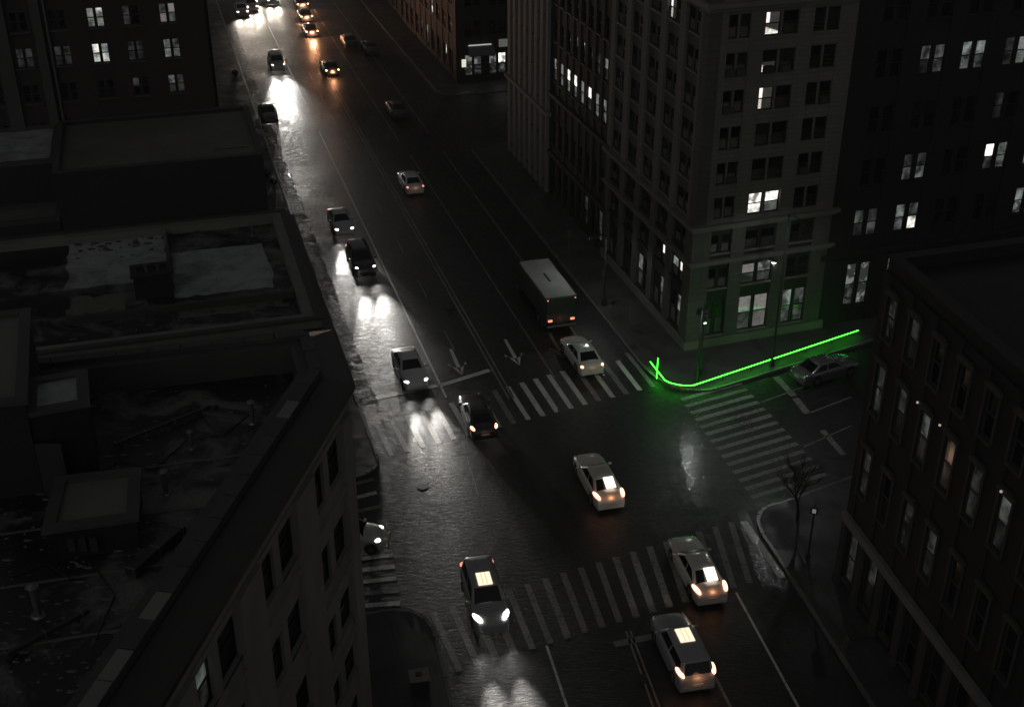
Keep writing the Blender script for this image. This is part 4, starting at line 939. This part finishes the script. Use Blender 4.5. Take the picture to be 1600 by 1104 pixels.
cabm = MB().loft([[(4.9,-1,.55),(4.9,1,.55),(3.55,1,.55),(3.55,-1,.55)],[(5.0,-1,1.25),(5.0,1,1.25),(3.55,1,1.25),(3.55,-1,1.25)],[(4.45,-.92,2.1),(4.45,.92,2.1),(3.55,.95,2.15),(3.55,-.95,2.15)]]).obj('cab', M['paint_dark'], t)
MB().add([(4.96,-.85,1.33),(4.96,.85,1.33),(4.49,.8,2.03),(4.49,-.8,2.03)],[(0,1,2,3)]).obj('windscreen', M['car_glass'], t)
MB().box(-3.3,4.6,-.5,.5,.45,.8).obj('chassis', M['dark_metal'], t)
for s in (1,-1):
    MB().box(-.03,.02,-.16,.16,-.07,.09).obj('tail_light', M['tail_soft'], t, (-3.43,s*.86,1.02)); MB().ball((0,0,0),.04,.06,.04,8,6).obj('marker_light', M['tail_soft'], t, (-3.42,s*1.05,2.70))
    MB().box(-.05,.05,-.12,.12,-.22,.22).obj('mirror', M['chrome'], t, (4.5,s*1.38,1.75))
    MB().tube((0,0,0),(0,s*.35,.05),.02).obj('mirror_arm', M['dark_metal'], t, (4.5,s*1.0,1.7))
    for x in (-2.3,-1.4,4.1):
        w_ = MB().tube((0,-.13,0),(0,.13,0),.42,.42,18).obj('wheel', M['rubber'], t, (x,s*1.0,.42)); MB().tube((0,s*.10,0),(0,s*.14,0),.2,.2,12).obj('rim', M['metal'], w_)
MB().box(-3.5,-3.41,-1.1,1.1,.5,.68).obj('bumper', M['metal'], t)
l = bpy.data.lights.new('tail_glow','POINT'); l.energy = 1.2; l.color = (1,.3,.14); l.shadow_soft_size = .2
o = bpy.data.objects.new('tail_glow', l); C.objects.link(o); o.parent = t; o.location = (-3.75,0,1)

# ================================================================== street furniture
def street_lamp(label, base, az, reach=3.2, h=8.6, power=900.0, col=(.93,1,.95)):
    t = thing('street_lamp', label, 'street lamp', (base[0],base[1],.14), R(90)-az)
    MB().tube((0,0,0),(0,0,h-.3),.09,.05,10).tube((0,0,0),(0,0,.5),.19,.15,10).obj('pole', M['dark_metal'], t, smooth=.7)
    MB().sweep([(0,0,h-.5),(reach*.3,0,h-.15),(reach*.6,0,h-.03),(reach,0,h)], .045, 8).obj('arm', M['dark_metal'], t)
    hd = MB().loft([[(reach+x, s*w, h+z) for s, z in ((-1,-.02),(-.8,zt*.7),(0,zt),(.8,zt*.7),(1,-.02),(.97,-.16),(.93,-.16),(.9,-.03),(-.9,-.03),(-.93,-.16),(-.97,-.16))] for x, w, zt in ((-.1,.05,.04),(.1,.13,.10),(.45,.17,.13),(.75,.13,.09),(.85,.05,.04))]).obj('lamp_head', M['dark_metal'], t, smooth=.8)
    MB().box(reach+.12,reach+.7,-.11,.11,h-.07,h-.055).obj('lens', M['bulb'], hd)
    l = bpy.data.lights.new('lamp_light','SPOT'); l.energy = power; l.color = col; l.spot_size = R(165); l.spot_blend = .35; l.shadow_soft_size = .22
    o = bpy.data.objects.new('lamp_light', l); C.objects.link(o); o.parent = t; o.location = (reach+.4,0,h-.2)
    return t
NEP = at(1088,598,.14)
street_lamp('street lamp with a dark hood standing behind the bend of the green tube', NEP, R(200), .7, 6.0, 190)
street_lamp('street lamp with a dark hood on the right kerb beside the box truck', A(30.5,79.6,.14), R(235), .8, 6.0, 150)
street_lamp('tall hooded lamp added for the corner glints standing behind the long arm of the green tube', at(1206,571,.14), R(170), 2.5, 11.7, 420)  # unseen lamp added to throw a glint into the corner puddles
SEP = at(1262,872,.14)
# traffic signal
def signal(label, base, az, z, lens):
    t = thing('traffic_signal', label, 'traffic light', (base[0],base[1],.14), R(90)-az, 'traffic signals on the corners')
    MB().tube((0,0,0),(0,0,z+.8),.075,.06,8).tube((0,0,0),(0,0,.4),.15,.12,8).obj('pole', M['dark_metal'], t, smooth=.7)
    MB().box(.12,.40,-.17,.17,z-.55,z+.55).obj('housing', M['dark_metal'], t); MB().tube((0,0,z+.3),(.2,0,z+.3),.03).tube((0,0,z-.3),(.2,0,z-.3),.03).obj('bracket', M['dark_metal'], t)
    for k in range(3):
        le = MB().tube((.40,0,z+.36-.36*k),(.415,0,z+.36-.36*k),.11,.11,14).obj('lens', lens if k == 2 else M['glass'], t)
        vz = MB()
        for i in range(6):
            a0, a1 = pi*i/6, pi*(i+1)/6; zc = z+.36-.36*k
            vz.add([(.40,.13*cos(a0),zc+.13*sin(a0)),(.60,.12*cos(a0),zc+.12*sin(a0)),(.60,.12*cos(a1),zc+.12*sin(a1)),(.40,.13*cos(a1),zc+.13*sin(a1))],[(0,1,2,3)])
        vz.obj('visor', M['dark_metal'], le)
    return t
sgp = at(1093,585,.14)
signal('traffic signal showing green in front of the first stone pier of the tower', (sgp.x,sgp.y), R(180), 4.6, M['green_lens'])
ps = thing('walk_signal','slim signal post with a small bright walk sign on the lower right corner','traffic light',SEP, R(90)-R(200))
MB().tube((0,0,0),(0,0,3.6),.06,.05,8).tube((0,0,0),(0,0,.4),.14,.11,8).obj('pole', M['dark_metal'], ps, smooth=.7)
hs_ = MB().box(.06,.26,-.2,.2,3.1,3.55).obj('housing', M['dark_metal'], ps); MB().box(.262,.27,-.10,.10,3.2,3.46).obj('lens', emit('walk_sign_glow', (.9,1,.92), .15), hs_)
# bare street tree at the lower right corner
def tree(label, base, h):
    t = thing('street_tree', label, 'tree', (base.x,base.y,.14)); tr = MB(); br = MB(); random.seed(4)
    def grow(p, d, L, r, lv):
        n = 3; q = p
        for i in range(n):
            d2 = (d+Vector((random.uniform(-.18,.18),random.uniform(-.18,.18),random.uniform(-.05,.12)))).normalized(); q2 = q+d2*L/n
            (tr if lv == 0 else br).tube(q, q2, r*(1-.25*i/n), r*(1-.25*(i+1)/n), 6 if lv < 2 else 3, False)
            if lv < 4 and (i > 0 or lv > 0):
                for k in range(2):
                    dd = (d2+Vector((random.uniform(-1,1),random.uniform(-1,1),random.uniform(-.1,.6)))).normalized(); grow(q2, dd, L*.62, r*.5, lv+1)
            q = q2; d = d2
    grow(Vector((0,0,0)), Vector((0,0,1)), h*.5, .09, 0)
    tr.obj('trunk', M['bark'], t); br.obj('crown', M['bark'], t)
    return t
tree('small bare tree with thin wet twigs at the lower right corner of the crossing', at(1246,812,.14), 4.4)
# bin bags on the west sidewalk
G4 = 'bin bags piled along the left kerb'
bag_me = []
for k in range(3):
    random.seed(40+k); bag_me.append(MB().ball((0,0,.26),.36,.32,.28,12,8,jit=.13).ball((0,0,.55),.07,.07,.10,6,4,jit=.2).mesh('bin_bag', M['bag'], 1.3))
random.seed(77)
spots = [(8.9,88.5,'black bin bag on the left sidewalk level with the black utility car'),(8.6,97.5,'black bin bag on the left sidewalk level with the second silver sedan'),
         (9.1,113,'black bin bag on the left sidewalk beside the plain roofed building, nearer of two'),(8.7,115.5,'black bin bag on the left sidewalk beside the plain roofed building, farther of two'),
         (8.8,137,'black bin bag on the left sidewalk beside the upper parked car'),(8.9,152,'black bin bag farthest up the left sidewalk')]
for i, (p, q, l_) in enumerate(spots):
    o = inst('bin_bag', bag_me[i%3], None, A(p,q,.14), random.uniform(0,6)); s = random.uniform(.8,1.25); o.scale = (s,s,s)
    tag(o, l_, 'bin bag', G4)
# sign posts and meters on the right sidewalk
post = thing('sign_post','thin steel sign post on the right sidewalk left of the tower','sign post',A(30.6,74.6,.14), -AZ, 'sign posts along the right kerb')
MB().tube((0,0,0),(0,0,2.7),.03,.03,8).obj('post', M['metal'], post); MB().box(-.16,.16,-.045,-.033,2.1,2.62).obj('plate', M['frame_pale'], post)
for q, l_ in ((80.2,'thin steel sign post on the right sidewalk level with the box truck'),(88.5,'thin steel sign post on the right sidewalk below the lit window row'),(98,'thin steel sign post on the right sidewalk by the ribbed building')):
    dup(post, A(30.6,q,.14), -AZ, l_)
mt = thing('parking_meter','grey parking meter on the right kerb close to the green tube','parking meter',A(30.4,72.3,.14),-AZ,'parking meters on the right kerb')
MB().tube((0,0,0),(0,0,1.05),.035,.035,8).obj('post', M['metal'], mt); MB().box(-.1,.1,-.07,.07,1.05,1.3).tube((0,-.07,1.3),(0,.07,1.3),.1,.1,12).obj('head', M['dark_metal'], mt)
for q, l_ in ((77.5,'grey parking meter on the right kerb second from the green tube'),(83.4,'grey parking meter on the right kerb beside the truck roof')): dup(mt, A(30.4,q,.14), -AZ, l_)
# hydrant
hy = thing('fire_hydrant','stubby fire hydrant on the lower right sidewalk','hydrant',at(1322,1010,.14))
MB().tube((0,0,0),(0,0,.55),.11,.10,12).ball((0,0,.58),.13,.13,.12,12,8).tube((0,0,0),(0,0,.06),.18,.18,12).obj('barrel', M['rust'], hy, smooth=.7); MB().tube((-.2,0,.38),(.2,0,.38),.06,.06,8).tube((0,-.18,.38),(0,0,.38),.07,.07,8).obj('nozzle', M['rust'], hy)
# cones put in place of two small orange lights at the side street
for i, (x, y, l_) in enumerate(((549,710,'orange cone standing in for a small light left of the far crosswalk beside the near building edge'),(551,724,'orange cone standing in for a small light just below the other one beside the near building edge'))):
    cn = thing('stand_in_cone', l_, 'stand-in cone', at(x,y,.0 if y > 715 else .14), 0, 'cones standing in for orange lights at the side street'); MB().box(-.18,.18,-.18,.18,0,.04).tube((0,0,.04),(0,0,.68),.14,.03,12).obj('cone', M['orange'], cn); MB().tube((0,0,.34),(0,0,.48),.097,.066,12,False).obj('collar', M['white_paint'], cn)
# control cabinet on the lower left corner
cb = thing('control_cabinet','pale square topped control cabinet at the bottom of the left sidewalk','cabinet',at(656,1072,.14),-AZS)
MB().box(-.42,.42,-.38,.38,0,.7).obj('cabinet_body', M['dark_metal'], cb); MB().box(-.48,.48,-.44,.44,.7,.76).obj('lid', M['beige'], cb); MB().box(-.16,.12,-.12,.14,.761,.81).obj('vent', M['dark_metal'], cb)

# ================================================================== thin wet mist in the air
hz_ = MB().box(-300,300,-60,700,-1.06,46).obj('haze', [])
km = N('mist'); km.t.nodes.remove(km.o); km.o = km.n('OutputMaterial'); pv_ = km.n('VolumePrincipled')
pv_.inputs['Color'].default_value = (.9,.9,.9,1); pv_.inputs['Density'].default_value = .0004; pv_.inputs['Anisotropy'].default_value = .3
km.l(pv_.outputs[0], km.o.inputs['Volume']); hz_.data.materials.append(km.m); hz_['kind'] = 'stuff'
